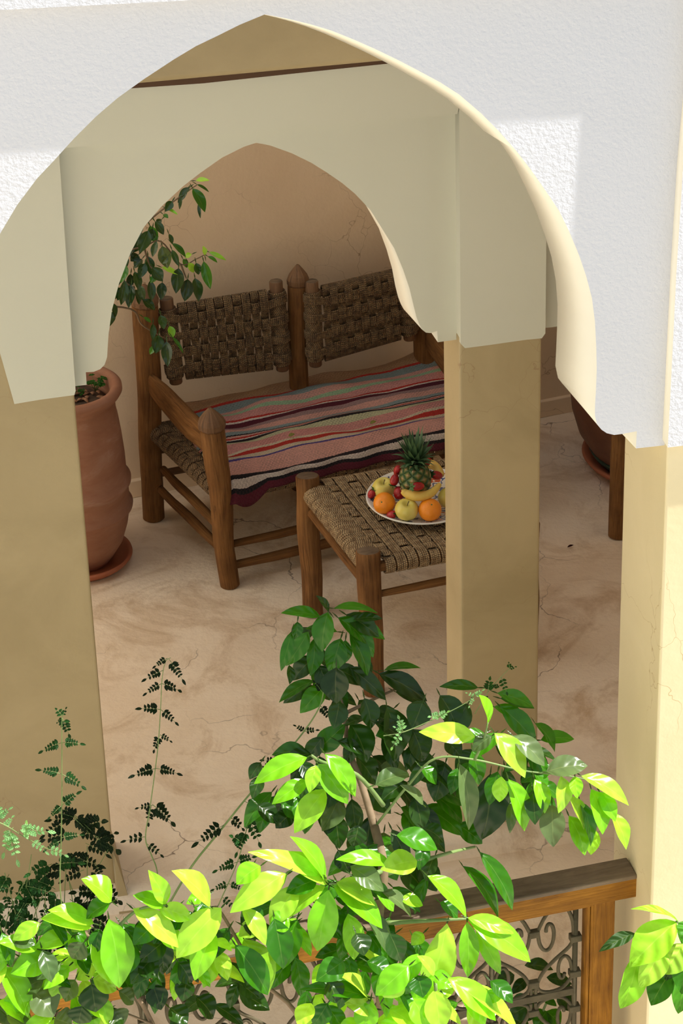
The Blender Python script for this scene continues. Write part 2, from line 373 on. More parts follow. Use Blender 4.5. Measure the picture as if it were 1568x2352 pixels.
front = [Vector((XL, YO, ZT)), Vector((XL, YO, lowf[-1].z))] + lowf[::-1] + fL + fR + [Vector((XR, YO, fR[-1].z)), Vector((XR, YO, ZT))]
lowb = [Vector((p.x, YO + TB, p.z)) for p in lowf]
back = [Vector((XL, YO + TB, ZT)), Vector((XL, YO + TB, lowf[-1].z))] + lowb[::-1] + bLs + bR + [Vector((XR, YO + TB, fR[-1].z)), Vector((XR, YO + TB, ZT))]
bm = NB(); prism(bm, front, back, 1)
bmesh.ops.recalc_face_normals(bm, faces=bm.faces)
struct(link('wall_front', bm, [M['white'], M['soffit']], smooth=False))
# frame projecting round the panel: top band and right pilaster
YF = 5.19
pl = [onY(1533, 1028, YF), onY(1553, 625, YF), onY(1568, 387, YF)]
z_bot = pl[0].z
xs = [(z_bot, pl[0].x), (pl[1].z, pl[1].x), (pl[2].z, pl[2].x), (3.19, pl[2].x + .022)]
bm = NB()
fr = [Vector((x, YF, z)) for z, x in xs]
tl = onY(0, 23, YF); tr = onY(410, 2, YF); slope = (tr.z - tl.z) / (tr.x - tl.x)
topz = lambda x: tl.z + slope * (x - tl.x)
fr[-1].z = topz(fr[-1].x)
outl = fr + [Vector((XL, YF, topz(XL))), Vector((XL, YF, ZT)), Vector((3.2, YF, ZT)), Vector((3.2, YF, z_bot))]
def leftish(p):   # slightly splayed reveal
    return Vector((p.x - .012, YO + .02, p.z - (.004 if p.z > 3 else 0)))
prism(bm, outl, [Vector((p.x, YO + .02, p.z)) for p in outl], 1)
bmesh.ops.recalc_face_normals(bm, faces=bm.faces)
struct(link('trim_1', bm, [M['white'], M['soffit']], smooth=False))
struct(simple_box('wall_right', (1.775, YO + TB - .02, 2.0), (3.2, YO + TB + .1, 4.6), M['white']))
# right hand pillar that carries the arch
pb = [onY(1530, 1030, 5.205).x, onY(1505, 2040, 5.205).x]
bm = NB(); box(bm, (1.755, 5.212, -.8), (3.2, 5.53, 2.05), .006)
o = link('pillar', bm, M['tan2'], smooth=False)
tag(o, 'thick pale ochre pillar at the right edge carrying the white arch and railing end', 'pillar', 'plastered pillars of the arcades')
# --- inner arcade
inn = [(199, 884), (197, 855), (215, 854), (230, 848), (240, 838), (246, 820), (249, 770), (257, 712), (273, 652), (300, 580), (330, 522), (370, 475), (420, 428), (460, 397), (510, 362), (560, 337), (588, 328), (620, 334), (670, 352), (715, 374), (750, 396), (785, 420), (815, 445), (850, 482), (880, 530), (905, 570), (925, 618), (940, 662), (950, 704), (956, 728), (962, 744), (969, 757), (978, 764), (989, 765), (1004, 760), (1005, 786), (1049, 780)]
YP = 6.645; TP = .13
fi = [onY(x, y, YP) for x, y in inn]
def bki(i, p):
    k = max(0, min(1, (i - 20) / 8)) if i > 20 else 0
    if i >= 33: k = .35
    return Vector((p.x - .022 * k, YP + TP, p.z + (.004 if i < 33 else 0)))
bi = [bki(i, p) for i, p in enumerate(fi)]
bm = NB(); zt = 2.5
L0 = Vector((.50, YP, fi[0].z))
front = [Vector((.50, YP, zt)), L0] + fi + [Vector((1.70, YP, fi[-1].z)), Vector((1.70, YP, zt))]
back = [Vector((.50, YP + TP, zt)), Vector((.50, YP + TP, fi[0].z))] + bi + [Vector((1.70, YP + TP, fi[-1].z)), Vector((1.70, YP + TP, zt))]
prism(bm, front, back, 1); bmesh.ops.recalc_face_normals(bm, faces=bm.faces)
struct(link('wall_middle', bm, [M['cream'], M['soffit']], smooth=False))
# next bay to the right, same arch
dx = 1.854 - .562
bm = NB(); z2 = onY(1262, 752, YP + .01).z - fi[0].z
zz = lambda p: Vector((p.x + dx + (.06 if p.x > .6 else 0), p.y + .01, p.z + (z2 if p.z < fi[0].z + .2 else z2 * .5)))
prism(bm, [zz(p) for p in front], [zz(p) for p in back], 1); bmesh.ops.recalc_face_normals(bm, faces=bm.faces)
struct(link('trim_2', bm, [M['cream'], M['soffit']], smooth=False))
# pilasters, band and lintel
capL, capR = onY(1050, 787, YI), onY(1243, 768, YI)
zc = (capL.z + capR.z) / 2
def quadbox(name, xz, y0, y1, mat, bev=.004):
    bm = NB(); prism(bm, [Vector((x, y0, z)) for x, z in xz], [Vector((x, y1, z)) for x, z in xz]); bmesh.ops.recalc_face_normals(bm, faces=bm.faces)
    return link(name, bm, mat, smooth=False)
zb = 2.322
struct(quadbox('trim_3', [(1.618, 2.34), (1.618, 1.648), (1.630, 1.633), (1.70, 1.634), (1.80, 1.637), (1.848, 1.636), (1.858, 1.650), (1.858, 2.34)], YI, 6.80, M['cream']))
struct(quadbox('trim_4', [(.335, zb + .01), (.375, 1.80), (.403, 1.622), (.47, 1.626), (.562, 1.628), (.566, 1.64), (.575, zb + .01)], YI, 6.66, M['cream']))
struct(quadbox('trim_5', [(-1.6, 2.48), (-1.6, 2.335), (.628, 2.329), (1.613, 2.318), (1.6175, 2.341), (3.6, 2.341), (3.6, 2.485)], YI, 6.80, M['cream']))
struct(quadbox('trim_6', [(-1.6, 2.497), (-1.6, 2.480), (.7, 2.478), (.95, 2.472), (1.2, 2.476), (1.5, 2.48), (3.6, 2.48), (3.6, 2.50)], YI - .012, 6.70, M['gap']))
bm = NB(); box(bm, (-1.6, YI - .035, 2.492), (3.6, 6.85, 3.3), .02); struct(link('trim_7', bm, M['tan']))
struct(simple_box('wall_left', (-1.6, YI + .01, -.1), (.563, 6.82, 2.33), M['tan'], .008))
bm = NB(); box(bm, (1.6165, YI + .012, -.02), (1.851, 6.80, zc + .012), .008)
o = link('pillar', bm, M['tan'], smooth=False); tag(o, 'slim square ochre pillar in front of the bench and stool', 'pillar', 'plastered pillars of the arcades')
bm = NB(); box(bm, (2.90, YI + .012, -.02), (3.15, 6.80, 2.33), .008); 
struct(link('trim_8', bm, M['tan'], smooth=False))
# --- floors
def floor_slab(name, x0, x1, y0, y1, z, mat, amp=.004, th=.12, nx=60, ny=40):
    bm = NB(); V = [[bm.verts.new((x0 + (x1 - x0) * i / nx, y0 + (y1 - y0) * j / ny + (.012 * noise.noise(Vector((i * .35, 0, 0))) if j == 0 else 0),
            z + amp * noise.noise(Vector(((x0 + (x1 - x0) * i / nx) * 2, (y0 + (y1 - y0) * j / ny) * 2, 0))) * (j > 0) - (.006 if j == 0 else 0))) for j in range(ny + 1)] for i in range(nx + 1)]
    for i in range(nx):
        for j in range(ny): bm.faces.new((V[i][j], V[i + 1][j], V[i + 1][j + 1], V[i][j + 1]))
    lo = [bm.verts.new(V[i][0].co + Vector((0, .01, -th))) for i in range(nx + 1)]
    for i in range(nx): bm.faces.new((lo[i], lo[i + 1], V[i + 1][0], V[i][0]))
    return struct(link(name, bm, mat))
floor_slab('floor', -1.6, 4.2, 6.545, 9.5, 0, M['floor'])
floor_slab('floor_lower', -1.6, 4.2, 4.95, 6.57, -.07, M['floor'], th=.5)
struct(simple_box('ground_courtyard', (-3.4, -3.0, -.75), (6, 5.0, -.6), M['court']))
# --- room shell
ang = math.radians(8); bu = Vector((math.cos(ang), math.sin(ang), 0)); bv = Vector((-math.sin(ang), math.cos(ang), 0))
BF = (Vector((.96, 8.90, 0)), bu, bv)
struct(link('wall_back', box(NB(), (-2.8, 0, -.1), (3.4, .15, 3.3), 0, BF), M['back'], smooth=False))
struct(link('baseboard_back', box(NB(), (-2.8, -.018, 0), (3.4, .01, .07), .004, BF), M['back'], smooth=False))
struct(simple_box('wall_end', (4.2, 5.3, -.1), (4.35, 9.6, 3.3), M['back']))
struct(simple_box('ceiling', (-1.6, 5.45, 3.3), (4.3, 6.9, 3.45), M['soffit']))
struct(simple_box('ceiling_room', (2.2, 6.9, 3.3), (4.3, 9.6, 3.45), M['soffit']))  # unseen; covers only the right part, left open to let daylight in
struct(simple_box('wall_room_left', (-1.05, 6.82, -.1), (-.9, 9.2, 3.45), M['soffit']))  # unseen wall added to bounce sun into the room, kept pale
struct(quadbox('trim_9', [(.56, .15), (.56, -.08), (.603, -.08), (.588, 0), (.57, .10)], 6.55, 6.81, M['tan']))
struct(simple_box('wall_courtyard_left', (-3.6, -3.0, -.6), (-3.4, 5.3, 4.6), M['court']))

# ================================================================== WOVEN ROPE
def weave(bm, P00, P10, P11, P01, nu, nv, over, cu=5, cv=5, cord=.006, pu=None, pv=None, rail=.022, wrap_u=True, wrap_v=True, h=.0045, n=None, sag=0):
    """bands of cords: 'v' cords run P00->P01 (nu bands across u); 'u' cords run P00->P10 (nv bands across v)"""
    P00, P10, P11, P01 = map(Vector, (P00, P10, P11, P01))
    N = n or (P10 - P00).cross(P01 - P00).normalized()
    if isinstance(N, tuple): N = Vector(N)
    def pt(u, v): return P00.lerp(P10, u).lerp(P01.lerp(P11, u), v) - N * sag * math.sin(math.pi * u) * math.sin(math.pi * v)
    Wd, Hd = (P10 - P00).length, (P01 - P00).length
    def endarc(p, out, rev):
        pts = [p - N * rail + (out * math.sin(a) + N * math.cos(a)) * rail * 1.12 for a in [math.radians(d) for d in (15, 50, 85, 120, 155, 185)]]
        return pts[::-1] if rev else pts
    for i in range(nu):
        uc = (i + .5) / nu
        for k in range(cu):
            u = uc + (k - (cu - 1) / 2) * cord * .97 / Wd + random.uniform(-.0006, .0006) / Wd
            pts = []
            o0 = (pt(u, 0) - pt(u, 1)).normalized()
            if wrap_v: pts += endarc(pt(u, 0), o0, True)
            for j in range(nv):
                hh = h if over(i, j) else -h
                hb = hh * random.uniform(.85, 1.1)
                vc = (j + .5) / nv; ww = min(.45 / nv, cv * cord / 2 / Hd)
                pts += [pt(u, vc - ww * .75) + N * hb, pt(u, vc + ww * .75) + N * hb]
            if wrap_v: pts += endarc(pt(u, 1), -o0, False)
            tube(bm, pts, cord * .53, 5, False, u0=random.random())
    for j in range(nv):
        vc = (j + .5) / nv
        for k in range(cv):
            v = vc + (k - (cv - 1) / 2) * cord * .97 / Hd + random.uniform(-.0006, .0006) / Hd
            pts = []
            o0 = (pt(0, v) - pt(1, v)).normalized()
            if wrap_u: pts += endarc(pt(0, v), o0, True)
            for i in range(nu):
                hh = -h if over(i, j) else h
                uc = (i + .5) / nu; ww = cu * cord / 2 / Wd
                pts += [pt(uc - ww * .7, v) + N * hh, pt(uc + ww * .7, v) + N * hh]
            if wrap_u: pts += endarc(pt(1, v), -o0, False)
            tube(bm, pts, cord * .53, 5, False, u0=random.random())
def coil(bm, a, b, r, cord=.006):
    a, b = Vector(a), Vector(b); t = (b - a).normalized(); L = (b - a).length
    s = (Vector((0, 1, 0)) - t * t.y).normalized(); q = t.cross(s); n = int(L / cord); pts = []
    for i in range(n * 12 + 1):
        an = 2 * math.pi * i / 12; rr = r * (1 + .03 * noise.noise(Vector((i * .05, r, 0))))
        pts.append(a + t * (L * i / (n * 12)) + (s * math.cos(an) + q * math.sin(an)) * rr)
    tube(bm, pts, cord * .53, 5, True)
def log(a, b, ra, rb, mat, name, parent, wob=.05, n=14, bend=0, sides=22):
    a, b = Vector(a), Vector(b); bm = NB(); pts = []; rr = []
    for i in range(n + 1):
        t = i / n; p = a.lerp(b, t); p += Vector((noise.noise(Vector((t * 2.3, a.x * 5, 1))), noise.noise(Vector((t * 2.3, a.y * 5, 7))), 0)) * bend * math.sin(math.pi * t)
        pts.append(p); r = ra + (rb - ra) * t
        e = min(t, 1 - t) * n; r *= (1 if e >= 1 else .90 + .10 * e); rr.append(r)
    d = (b - a).normalized() * .004
    pts[1] = pts[0] + d; pts[-2] = pts[-1] - d
    tube(bm, pts, rr, sides, True, wob=wob, u0=random.random() * 3, cap_mi=1)
    return link(name, bm, [mat, M['endgrain']], parent)

# ================================================================== BENCH
FLb, FLt = Vector((1.176, 8.184, 0)), Vector((1.147, 8.20, .615))
U = Vector((math.cos(math.radians(10.5)), math.sin(math.radians(10.5)), 0)); LW = 1.02; LM = .54
BLb, BLt = Vector((.989, 8.715, 0)), Vector((1.008, 8.70, .86))
FRb = FLb + U * .98
FRt = FLt + U * .99
MPb, MPt = Vector((1.545, 8.80, 0)), Vector((1.563, 8.79, .83)); BRb, BRt = Vector((2.03, 8.88, 0)), Vector((2.05, 8.87, .86))
bench = thing('rope_bench', (1.15, 8.45, 0), 'rustic log bench with woven brown rope seat and backrests against the clay wall', 'bench')
def post(b, t, r0, r1, name='post', fin=True):
    o = log(b, t, r0, r1, M['log'], name, bench, .06, 18, .012)
    if fin:
        bm = NB(); d = (t - b).normalized(); rr = [.92, 1.06, 1.08, .92, .55, .14]; hh = [-.002, .006, .022, .040, .060, .078]
        tube(bm, [t + d * h for h in hh], [r1 * r for r in rr], 12, True, wob=.12)
        f = link('finial', bm, M['log_d'], o, smooth=False)

    return o
post(FLb, FLt, .033, .043, 'leg'); post(BLb, BLt, .038, .046, 'leg'); post(FRb, FRt, .034, .043, 'leg'); post(BRb, BRt, .036, .044, 'leg')
post(MPb, MPt, .034, .036, 'post')
def rail_(a, b, r, nm='stretcher', mat='log', ell=1):
    a, b = Vector(a), Vector(b); bm = NB(); n = 10
    tube(bm, [a.lerp(b, i / n) + Vector((0, 0, .006 * noise.noise(Vector((i * .3, a.x, a.y))))) for i in range(n + 1)], [r * (.75 + .25 * math.sin(math.pi * min(1, max(0, (i + .8) / (n + 1.6))))) for i in range(n + 1)], 12, True, wob=.12, u0=random.random() * 3)
    return link(nm, bm, M[mat], bench)
rail_(onY(520, 1253, 8.215), onY(520, 1253, 8.215) + U * .95, .016)
rail_(onY(520, 1302, 8.195), onY(520, 1302, 8.195) + U * .95, .018)
rail_((1.03, 8.68, .215), (1.172, 8.21, .20), .017); rail_((1.01, 8.70, .135), (1.18, 8.19, .11), .017)
rail_((1.01, 8.73, .17), (2.02, 8.90, .17), .016, mat='log_d'); rail_((1.02, 8.72, .27), (2.02, 8.88, .27), .016, mat='log_d')
rail_(FRb + Vector((-.01, 0, .12)), BRb + Vector((0, 0, .13)), .017); rail_(FRb + Vector((-.01, 0, .2)), BRb + Vector((0, 0, .21)), .017)
# armrests: thick split planks on edge
def arm(a, b, nm='armrest'):
    a, b = Vector(a), Vector(b); bm = NB(); uvl = bm.loops.layers.uv.active; d = (b - a); side = Vector((d.y, -d.x, 0)).normalized(); n = 14; rings = []
    for i in range(n + 1):
        t = i / n; p = a.lerp(b, t); hh = .044 + .014 * abs(math.sin(math.pi * t)) ** .8; ww = .015 + .004 * math.sin(math.pi * t)
        p = p + Vector((0, 0, -.006 * math.sin(math.pi * t))); ring = []
        for k in range(12):
            an = 2 * math.pi * k / 12; cx = math.cos(an); cz = math.sin(an)
            sx = abs(cx) ** .6 * (1 if cx > 0 else -1); sz = abs(cz) ** .6 * (1 if cz > 0 else -1)
            q = p + side * sx * ww + Vector((0, 0, sz * hh - (.018 if abs(cz) > .95 and cz > 0 and False else 0)))
            q += Vector((0, 0, .006)) * noise.noise(q * 14); ring.append(bm.verts.new(q))
        rings.append(ring)
    for i in range(n):
        for k in range(12):
            f = bm.faces.new((rings[i][k], rings[i][(k + 1) % 12], rings[i + 1][(k + 1) % 12], rings[i + 1][k]))
            for lp, (uu, vv) in zip(f.loops, ((i, k), (i, k + 1), (i + 1, k + 1), (i + 1, k))): lp[uvl].uv = (uu * .04, vv / 12)
    bm.faces.new(rings[0][::-1]); bm.faces.new(rings[-1]); bmesh.ops.recalc_face_normals(bm, faces=bm.faces)
    return link(nm, bm, M['log'], bench)
arm((1.012, 8.675, .560), (1.147, 8.235, .535)); arm((2.045, 8.85, .535), (2.12, 8.39, .515))
# seat: rope frame under the rug
sa, sb, sc, sd_ = Vector((1.165, 8.20, .385)), Vector((2.12, 8.377, .385)), Vector((2.03, 8.87, .385)), Vector((1.015, 8.70, .385))
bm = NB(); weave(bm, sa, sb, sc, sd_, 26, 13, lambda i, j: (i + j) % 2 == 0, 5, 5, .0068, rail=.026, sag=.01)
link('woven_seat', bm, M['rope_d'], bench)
for a, b in ((sa, sb), (sd_, sc), (sa, sd_), (sb, sc)): rail_(a + Vector((0, 0, -.024)), b + Vector((0, 0, -.024)), .021, 'seat_rail', 'log_d')
# backrests
def backrest(tl, bl, tr, br, seed):
    tl, bl, tr, br = map(Vector, (tl, bl, tr, br)); random.seed(seed)
    fr = log(bl + (bl - tl).normalized() * .02, tl + (tl - bl).normalized() * .025, .023, .024, M['log_d'], 'backrest_rod', bench, .05, 8)
    log(br + (br - tr).normalized() * .02, tr + (tr - br).normalized() * .025, .023, .024, M['log_d'], 'backrest_rod', bench, .05, 8)
    bm = NB(); dl = (bl - tl).normalized(); dr = (br - tr).normalized()
    coil(bm, tl + dl * .012, bl - dl * .004, .0285); coil(bm, tr + dr * .012, br - dr * .004, .0285)
    e = (tr - tl).normalized() * .036; up = Vector((0, 0, 1)); off = Vector((0, -.020, 0))
    a, b_, c, d = bl + e + off - dl * .015, br - e + off - dr * .015, tr - e + off + dr * .022, tl + e + off + dl * .022
    weave(bm, a, b_, c, d, 10, 4, lambda i, j: (i + j) % 2 == 0, 5, 6, .0061, rail=.020, h=.0095, n=(0, -.98, .15), wrap_u=False)
    # weft tails going round the rods
    for j in range(4):
        for k in range(5):
            v = (j + .5) / 4 + (k - 2) * .0060 / (tl - bl).length * 1.02
            for q0, q1, s in ((bl.lerp(tl, v), a.lerp(d, v), -1), (br.lerp(tr, v), b_.lerp(c, v), 1)):
                pts = [q0 + Vector((s * .034 * math.sin(t), -.034 * math.cos(t), 0)) for t in (1.9, 1.2, .5, 0)] + [q1 + Vector((s * -.012, -.004, 0)), q1 + Vector((s * -.05, -.002, 0))]
                tube(bm, pts, .0033, 5, False)
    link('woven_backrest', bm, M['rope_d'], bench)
    for p, q in ((tl + dl * .03, tr + dr * .03), (bl - dl * .03, br - dr * .03)): rail_(p, q, .014, 'backrest_rail', 'log_d')
def yz(x, y, Y): return onY(x, y, Y)
backrest(yz(383, 700, 8.72), yz(403, 868, 8.70), yz(634, 660, 8.775), yz(648, 838, 8.76), 3)
backrest(yz(716, 660, 8.76), yz(724, 828, 8.745), yz(922, 612, 8.84), yz(940, 768, 8.825), 5)

# ================================================================== RUG
A0, A1 = Vector((1.070, 8.78, .408)), Vector((2.10, 8.93, .408))       # back edge
B0, B1 = Vector((1.178, 8.205, .408)), Vector((2.13, 8.385, .408))       # front edge
nu, nv = 150, 92; bm = NB(); uvl = bm.loops.layers.uv.active; G = []
for i in range(nu + 1):
    u = i / nu; row = []
    for j in range(nv + 1):
        s = j / nv * .64
        if s < .58:
            p = A0.lerp(A1, u).lerp(B0.lerp(B1, u), s / .58); z = .014 * noise.noise(Vector((u * 3.2, s * 6, 2))) + .009 * noise.noise(Vector((u * 8, s * 16, 5))) + .006 * math.sin(s * 55 + 3 * noise.noise(Vector((u * 3, s * 3, 9))))
            p.z += z + .012 + .03 * math.exp(-((s - .02) / .05) ** 2) * max(0, u - .55)
            p.z += .04 * max(0, u - .8) * max(0, 1 - s / .2) / .2
            if s > .5: p.z -= (s - .5) ** 2 * 1.2; p.y -= .03 * (s - .5) / .08 * .6
        else:
            q = B0.lerp(B1, u); q.y -= .018 + .06 * math.sin((s - .58) * 8); q.z += .006 - (s - .58) * .80; p = q + Vector((0, -.006 * math.sin(u * 40), 0))
            if u < .16: p.z -= (s - .58) * .7 * math.sin(u / .16 * math.pi); p.y -= (s - .58) * .35 * math.sin(u / .16 * math.pi)
        if u < .03 : p.z -= (.03 - u) / .03 * .03
        row.append(bm.verts.new(p))
    G.append(row)
for i in range(nu):
    for j in range(nv):
        f = bm.faces.new((G[i][j], G[i][j + 1], G[i + 1][j + 1], G[i + 1][j]))
        for lp, (a, b) in zip(f.loops, ((i, j), (i, j + 1), (i + 1, j + 1), (i + 1, j))): lp[uvl].uv = (a / nu * 1.02, b / nv)
bmesh.ops.solidify(bm, geom=bm.faces[:], thickness=-.004)
tag(link('striped_rug', bm, M['rug']), 'striped pink, red and mint rag rug spread over the bench seat', 'rug')

# ================================================================== STOOL
st = thing('rope_stool', (1.76, 7.75, 0), 'low square log stool with woven straw rope seat carrying the fruit plate', 'stool')
lt = [Vector((1.523, 7.473, .50)), Vector((2.064, 7.521, .50)), Vector((1.985, 8.05, .50)), Vector((1.431, 8.005, .50))]
lb = [Vector((1.516, 7.400, 0)), Vector((2.058, 7.49, 0)), Vector((1.975, 8.0, 0)), Vector((1.418, 7.93, 0))]
for a, b in zip(lb, lt): log(a, b, .034, .0405, M['log'], 'leg', st, .04, 16, .01, 26)
q = .468; z_ = Vector((0, 0, q - .5))
s0, s1, s2, s3 = [p + z_ for p in lt]
s0 += Vector((.0, -.012, 0)); s1 += Vector((0, -.012, 0))
random.seed(11); bm = NB()
e1 = (s1 - s0).normalized(); e2 = (s3 - s0).normalized()
weave(bm, s0 + e1 * .045 - Vector((.04, 0, 0)) * 0, s1 - e1 * .045, s2 - e1 * .045, s3 + e1 * .045, 12, 12, lambda i, j: (i + 2 * j) % 4 != 0 and (i + 2 * j) % 4 != 1 or (i % 2 == 1 and (i + 2 * j) % 4 == 1), 5, 5, .0069, rail=.024, wrap_u=False, sag=.008, h=.0065)
# cords along the side rails: weft ends wrap round them
W2 = (s2 - s1)
for k in range(74):
    v = .055 + .89 * k / 73
    for pA, pB, sgn in ((s0.lerp(s3, v), s0.lerp(s3, v) + e1 * .07, -1), (s1.lerp(s2, v), s1.lerp(s2, v) - e1 * .07, 1)):
        c = pA - Vector((0, 0, .024)); out = e1 * sgn; jit = Vector((random.uniform(-.002, .002), random.uniform(-.002, .002), 0))
        pts = [c + out * math.sin(math.radians(t)) * .030 + Vector((0, 0, math.cos(math.radians(t)) * .029)) + jit + e2 * .012 * (t / 190 - .3) for t in (200, 165, 130, 95, 60, 25, -5)] + [pB + Vector((0, 0, -.003)) - e2 * .004]
        tube(bm, pts, .0034, 5, False, u0=random.random())
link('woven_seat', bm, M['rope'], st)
def srail(a, b, r, nm):
    bm = NB(); n = 8
    tube(bm, [Vector(a).lerp(Vector(b), i / n) for i in range(n + 1)], [r * (.8 + .2 * math.sin(math.pi * (i + .6) / (n + 1.2))) for i in range(n + 1)], 14, True, wob=.1, u0=random.random() * 3)
    link(nm, bm, M['log'], st)
for a, b in ((s0, s1), (s1, s2), (s2, s3), (s3, s0)): srail(a - Vector((0, 0, .026)), b - Vector((0, 0, .026)), .020, 'seat_rail')
L = lambda i, z: lb[i].lerp(lt[i], z / .5)
srail(L(3, .385), L(0, .375), .020, 'stretcher'); srail(L(0, .345), L(1, .345), .014, 'stretcher'); srail(L(1, .38), L(2, .38), .018, 'stretcher'); srail(L(2, .33), L(3, .33), .014, 'stretcher')

# ================================================================== PLATE AND FRUIT
zs = .478
PC = onZ(972, 1146, zs + .018); PR = .190
pl_ = link('serving_plate', lathe(NB(), [(.001, 0), (.10, 0), (.11, .004), (.15, .012), (PR - .004, .027), (PR, .031), (PR - .002, .034), (PR - .008, .032), (.15, .019), (.11, .011), (.001, .008)], 72), M['plate'])
pl_.location = (PC.x, PC.y, zs); tag(pl_, 'round white plate with blue and red pattern holding fruit on the stool', 'plate')
def at_fruit(x, y, z): return onZ(x, y, z)
def sphere_mesh(r, prof, seg=32, nz=24):
    return [(max(.0005, prof(math.pi * i / nz)[0] * r), prof(math.pi * i / nz)[1] * r) for i in range(nz + 1)]
def fruit_obj(name, root_loc, label, cat, group, tilt=(0, 0, 0)):
    t = thing(name, root_loc, label, cat, group); return t
def orient(o, rot): o.rotation_euler = rot
def make_orange(px, py, r, z, label, rot):
    c = at_fruit(px, py, z); t = thing('orange', c, label, 'orange', 'oranges on the plate')
    bm = NB(); lathe(bm, [(max(.0004, math.sin(a) * r), -math.cos(a) * r * .95 - (.0025 * math.exp(-((math.pi - a) / .12) ** 2))) for a in [math.pi * i / 26 for i in range(27)]], 40, (0, 0, 0), .015)
    a = link('peel', bm, M['orange']); a.parent = t
    bm = NB(); lathe(bm, [(.0005, 0), (.0032, .0005), (.0022, .002), (.0004, .0022)], 6, (0, 0, r * .95 - .0028)); b = link('stem_button', bm, M['stem']); b.parent = t
    t.rotation_euler = rot; return t
make_orange(882.5, 1156, .0365, zs + .056, 'orange at the left of the fruit plate beside a small strawberry', (.95, 0, -.55))
make_orange(987, 1171, .038, zs + .057, 'orange at the front right of the plate cut off by the pillar', (.55, 0, .1))
def make_apple(px, py, r, z, label, rot, cat='apple'):
    c = at_fruit(px, py, z); t = thing('apple', c, label, 'apple', 'yellow apples on the plate')
    pr = []
    for i in range(29):
        a = math.pi * i / 28; rr = math.sin(a) * r * (1 + .06 * math.cos(a) * -1); zz = -math.cos(a) * r * .93
        zz -= .42 * r * math.exp(-((math.pi - a) / .33) ** 2); zz += .2 * r * math.exp(-(a / .3) ** 2); pr.append((max(.0004, rr), zz))
    a = link('skin', lathe(NB(), pr, 40, (0, 0, 0), .03), M['apple']); a.parent = t
    b = link('stalk', tube(NB(), [(0, 0, r * .45), (.001, 0, r * .75), (.004, .001, r * 1.0)], [.0011, .0012, .0018], 6), M['stalk']); b.parent = t
    t.rotation_euler = rot
make_apple(933.5, 1171, .0385, zs + .057, 'yellow apple at the front centre of the plate between two oranges', (.30, .05, 0))
make_apple(881, 1122, .0385, zs + .055, 'yellow apple behind the left orange on the plate', (.25, -.05, 0))
make_apple(1030, 1144, .036, zs + .055, 'yellow apple mostly hidden by the pillar beside the right orange', (.2, .2, 0))
def make_berry(px, py, r, ln, z, label, rot, cal=True):
    c = at_fruit(px, py, z); t = thing('strawberry', c, label, 'strawberry', 'strawberries on the plate'); pr = []
    for i in range(19):
        a = math.pi * i / 18; pr.append((max(.0004, abs(math.sin(a)) ** .8 * r * (.72 + .28 * (i / 18))), (-math.cos(a)) * ln / 2))
    a = link('flesh', lathe(NB(), pr, 24, (0, 0, 0), .06), M['berry']); a.parent = t
    if cal:
        bm = NB()
        for k in range(7):
            an = 6.283 * k / 7; d = Vector((math.cos(an), math.sin(an), 0)); s_ = Vector((-d.y, d.x, 0)); z0 = Vector((0, 0, ln / 2))
            v = [bm.verts.new(p) for p in (z0, z0 + d * r * .5 + s_ * r * .25 + Vector((0, 0, .003)), z0 + d * r * 1.1 + Vector((0, 0, -.001 + .006 * (k % 2))), z0 + d * r * .5 - s_ * r * .25 + Vector((0, 0, .003)))]
            bm.faces.new(v)
        tube(bm, [(0, 0, ln / 2), (0, .002, ln / 2 + .010)], .0013, 5)
        b = link('calyx', bm, M['calyx']); b.parent = t
    t.rotation_euler = rot
make_berry(899, 1182, .0155, .036, zs + .036, 'small strawberry with green calyx at the plate edge before the left orange', (.9, .9, .3))
make_berry(916, 1132, .021, .044, zs + .075, 'large dark strawberry behind the front centre apple', (2.6, 0, 0), False)
make_berry(906, 1102, .0165, .038, zs + .115, 'strawberry leaning between the rear apple and the pineapple', (2.9, .5, .3))
make_berry(912.5, 1081, .0145, .040, zs + .130, 'topmost strawberry left of the pineapple crown', (.25, .25, 0), False)
make_berry(960, 1117, .0165, .046, zs + .135, 'strawberry lying on the pineapple front above the banana', (.2, -1.35, .15))
make_berry(979, 1063, .014, .040, zs + .125, 'strawberry behind the pineapple crown on the rear banana', (.2, .5, .2), False)
make_berry(1003, 1092, .017, .042, zs + .115, 'strawberry right of the pineapple at the pillar edge', (.3, -1.1, 0))
make_berry(854, 1134, .0155, .040, zs + .045, 'strawberry at the left rim of the plate beside the rear apple', (.3, .4, 0))
def make_banana(P, label, rmax):
    t = thing('banana', P[2], label, 'banana', 'bananas on the plate'); pts = smooth_path(P, 7); n = len(pts) - 1
    rr = [rmax * max(.22, min(1, (.28 if i / n < .08 else 1) * abs(math.sin(math.pi * (.06 + .88 * i / n))) ** .55)) for i in range(n + 1)]
    bm = NB(); tube(bm, pts, rr, 10, True); link('peel', bm, M['banana'], t)
    bm = NB(); tube(bm, [pts[0], pts[0] + (pts[0] - pts[1]).normalized() * .006], [rr[0] * 1.1, rr[0] * .8], 8); link('tip', bm, M['banana_end'], t)
bz = zs + .105
make_banana([at_fruit(922, 1124, bz + .012), at_fruit(932, 1133, bz), at_fruit(950, 1139, bz - .003), at_fruit(972, 1139, bz - .003), at_fruit(992, 1131, bz), at_fruit(1010, 1112, bz + .012)], 'front banana curved under the pineapple with brown marks', .0165)
make_banana([at_fruit(925, 1090, zs + .09), at_fruit(935, 1076, zs + .10), at_fruit(955, 1066, zs + .10), at_fruit(985, 1066, zs + .10), at_fruit(1003, 1074, zs + .10), at_fruit(1016, 1092, zs + .09)], 'rear banana curved behind the pineapple crown', .017)
pc = at_fruit(953, 1100, zs + .115)
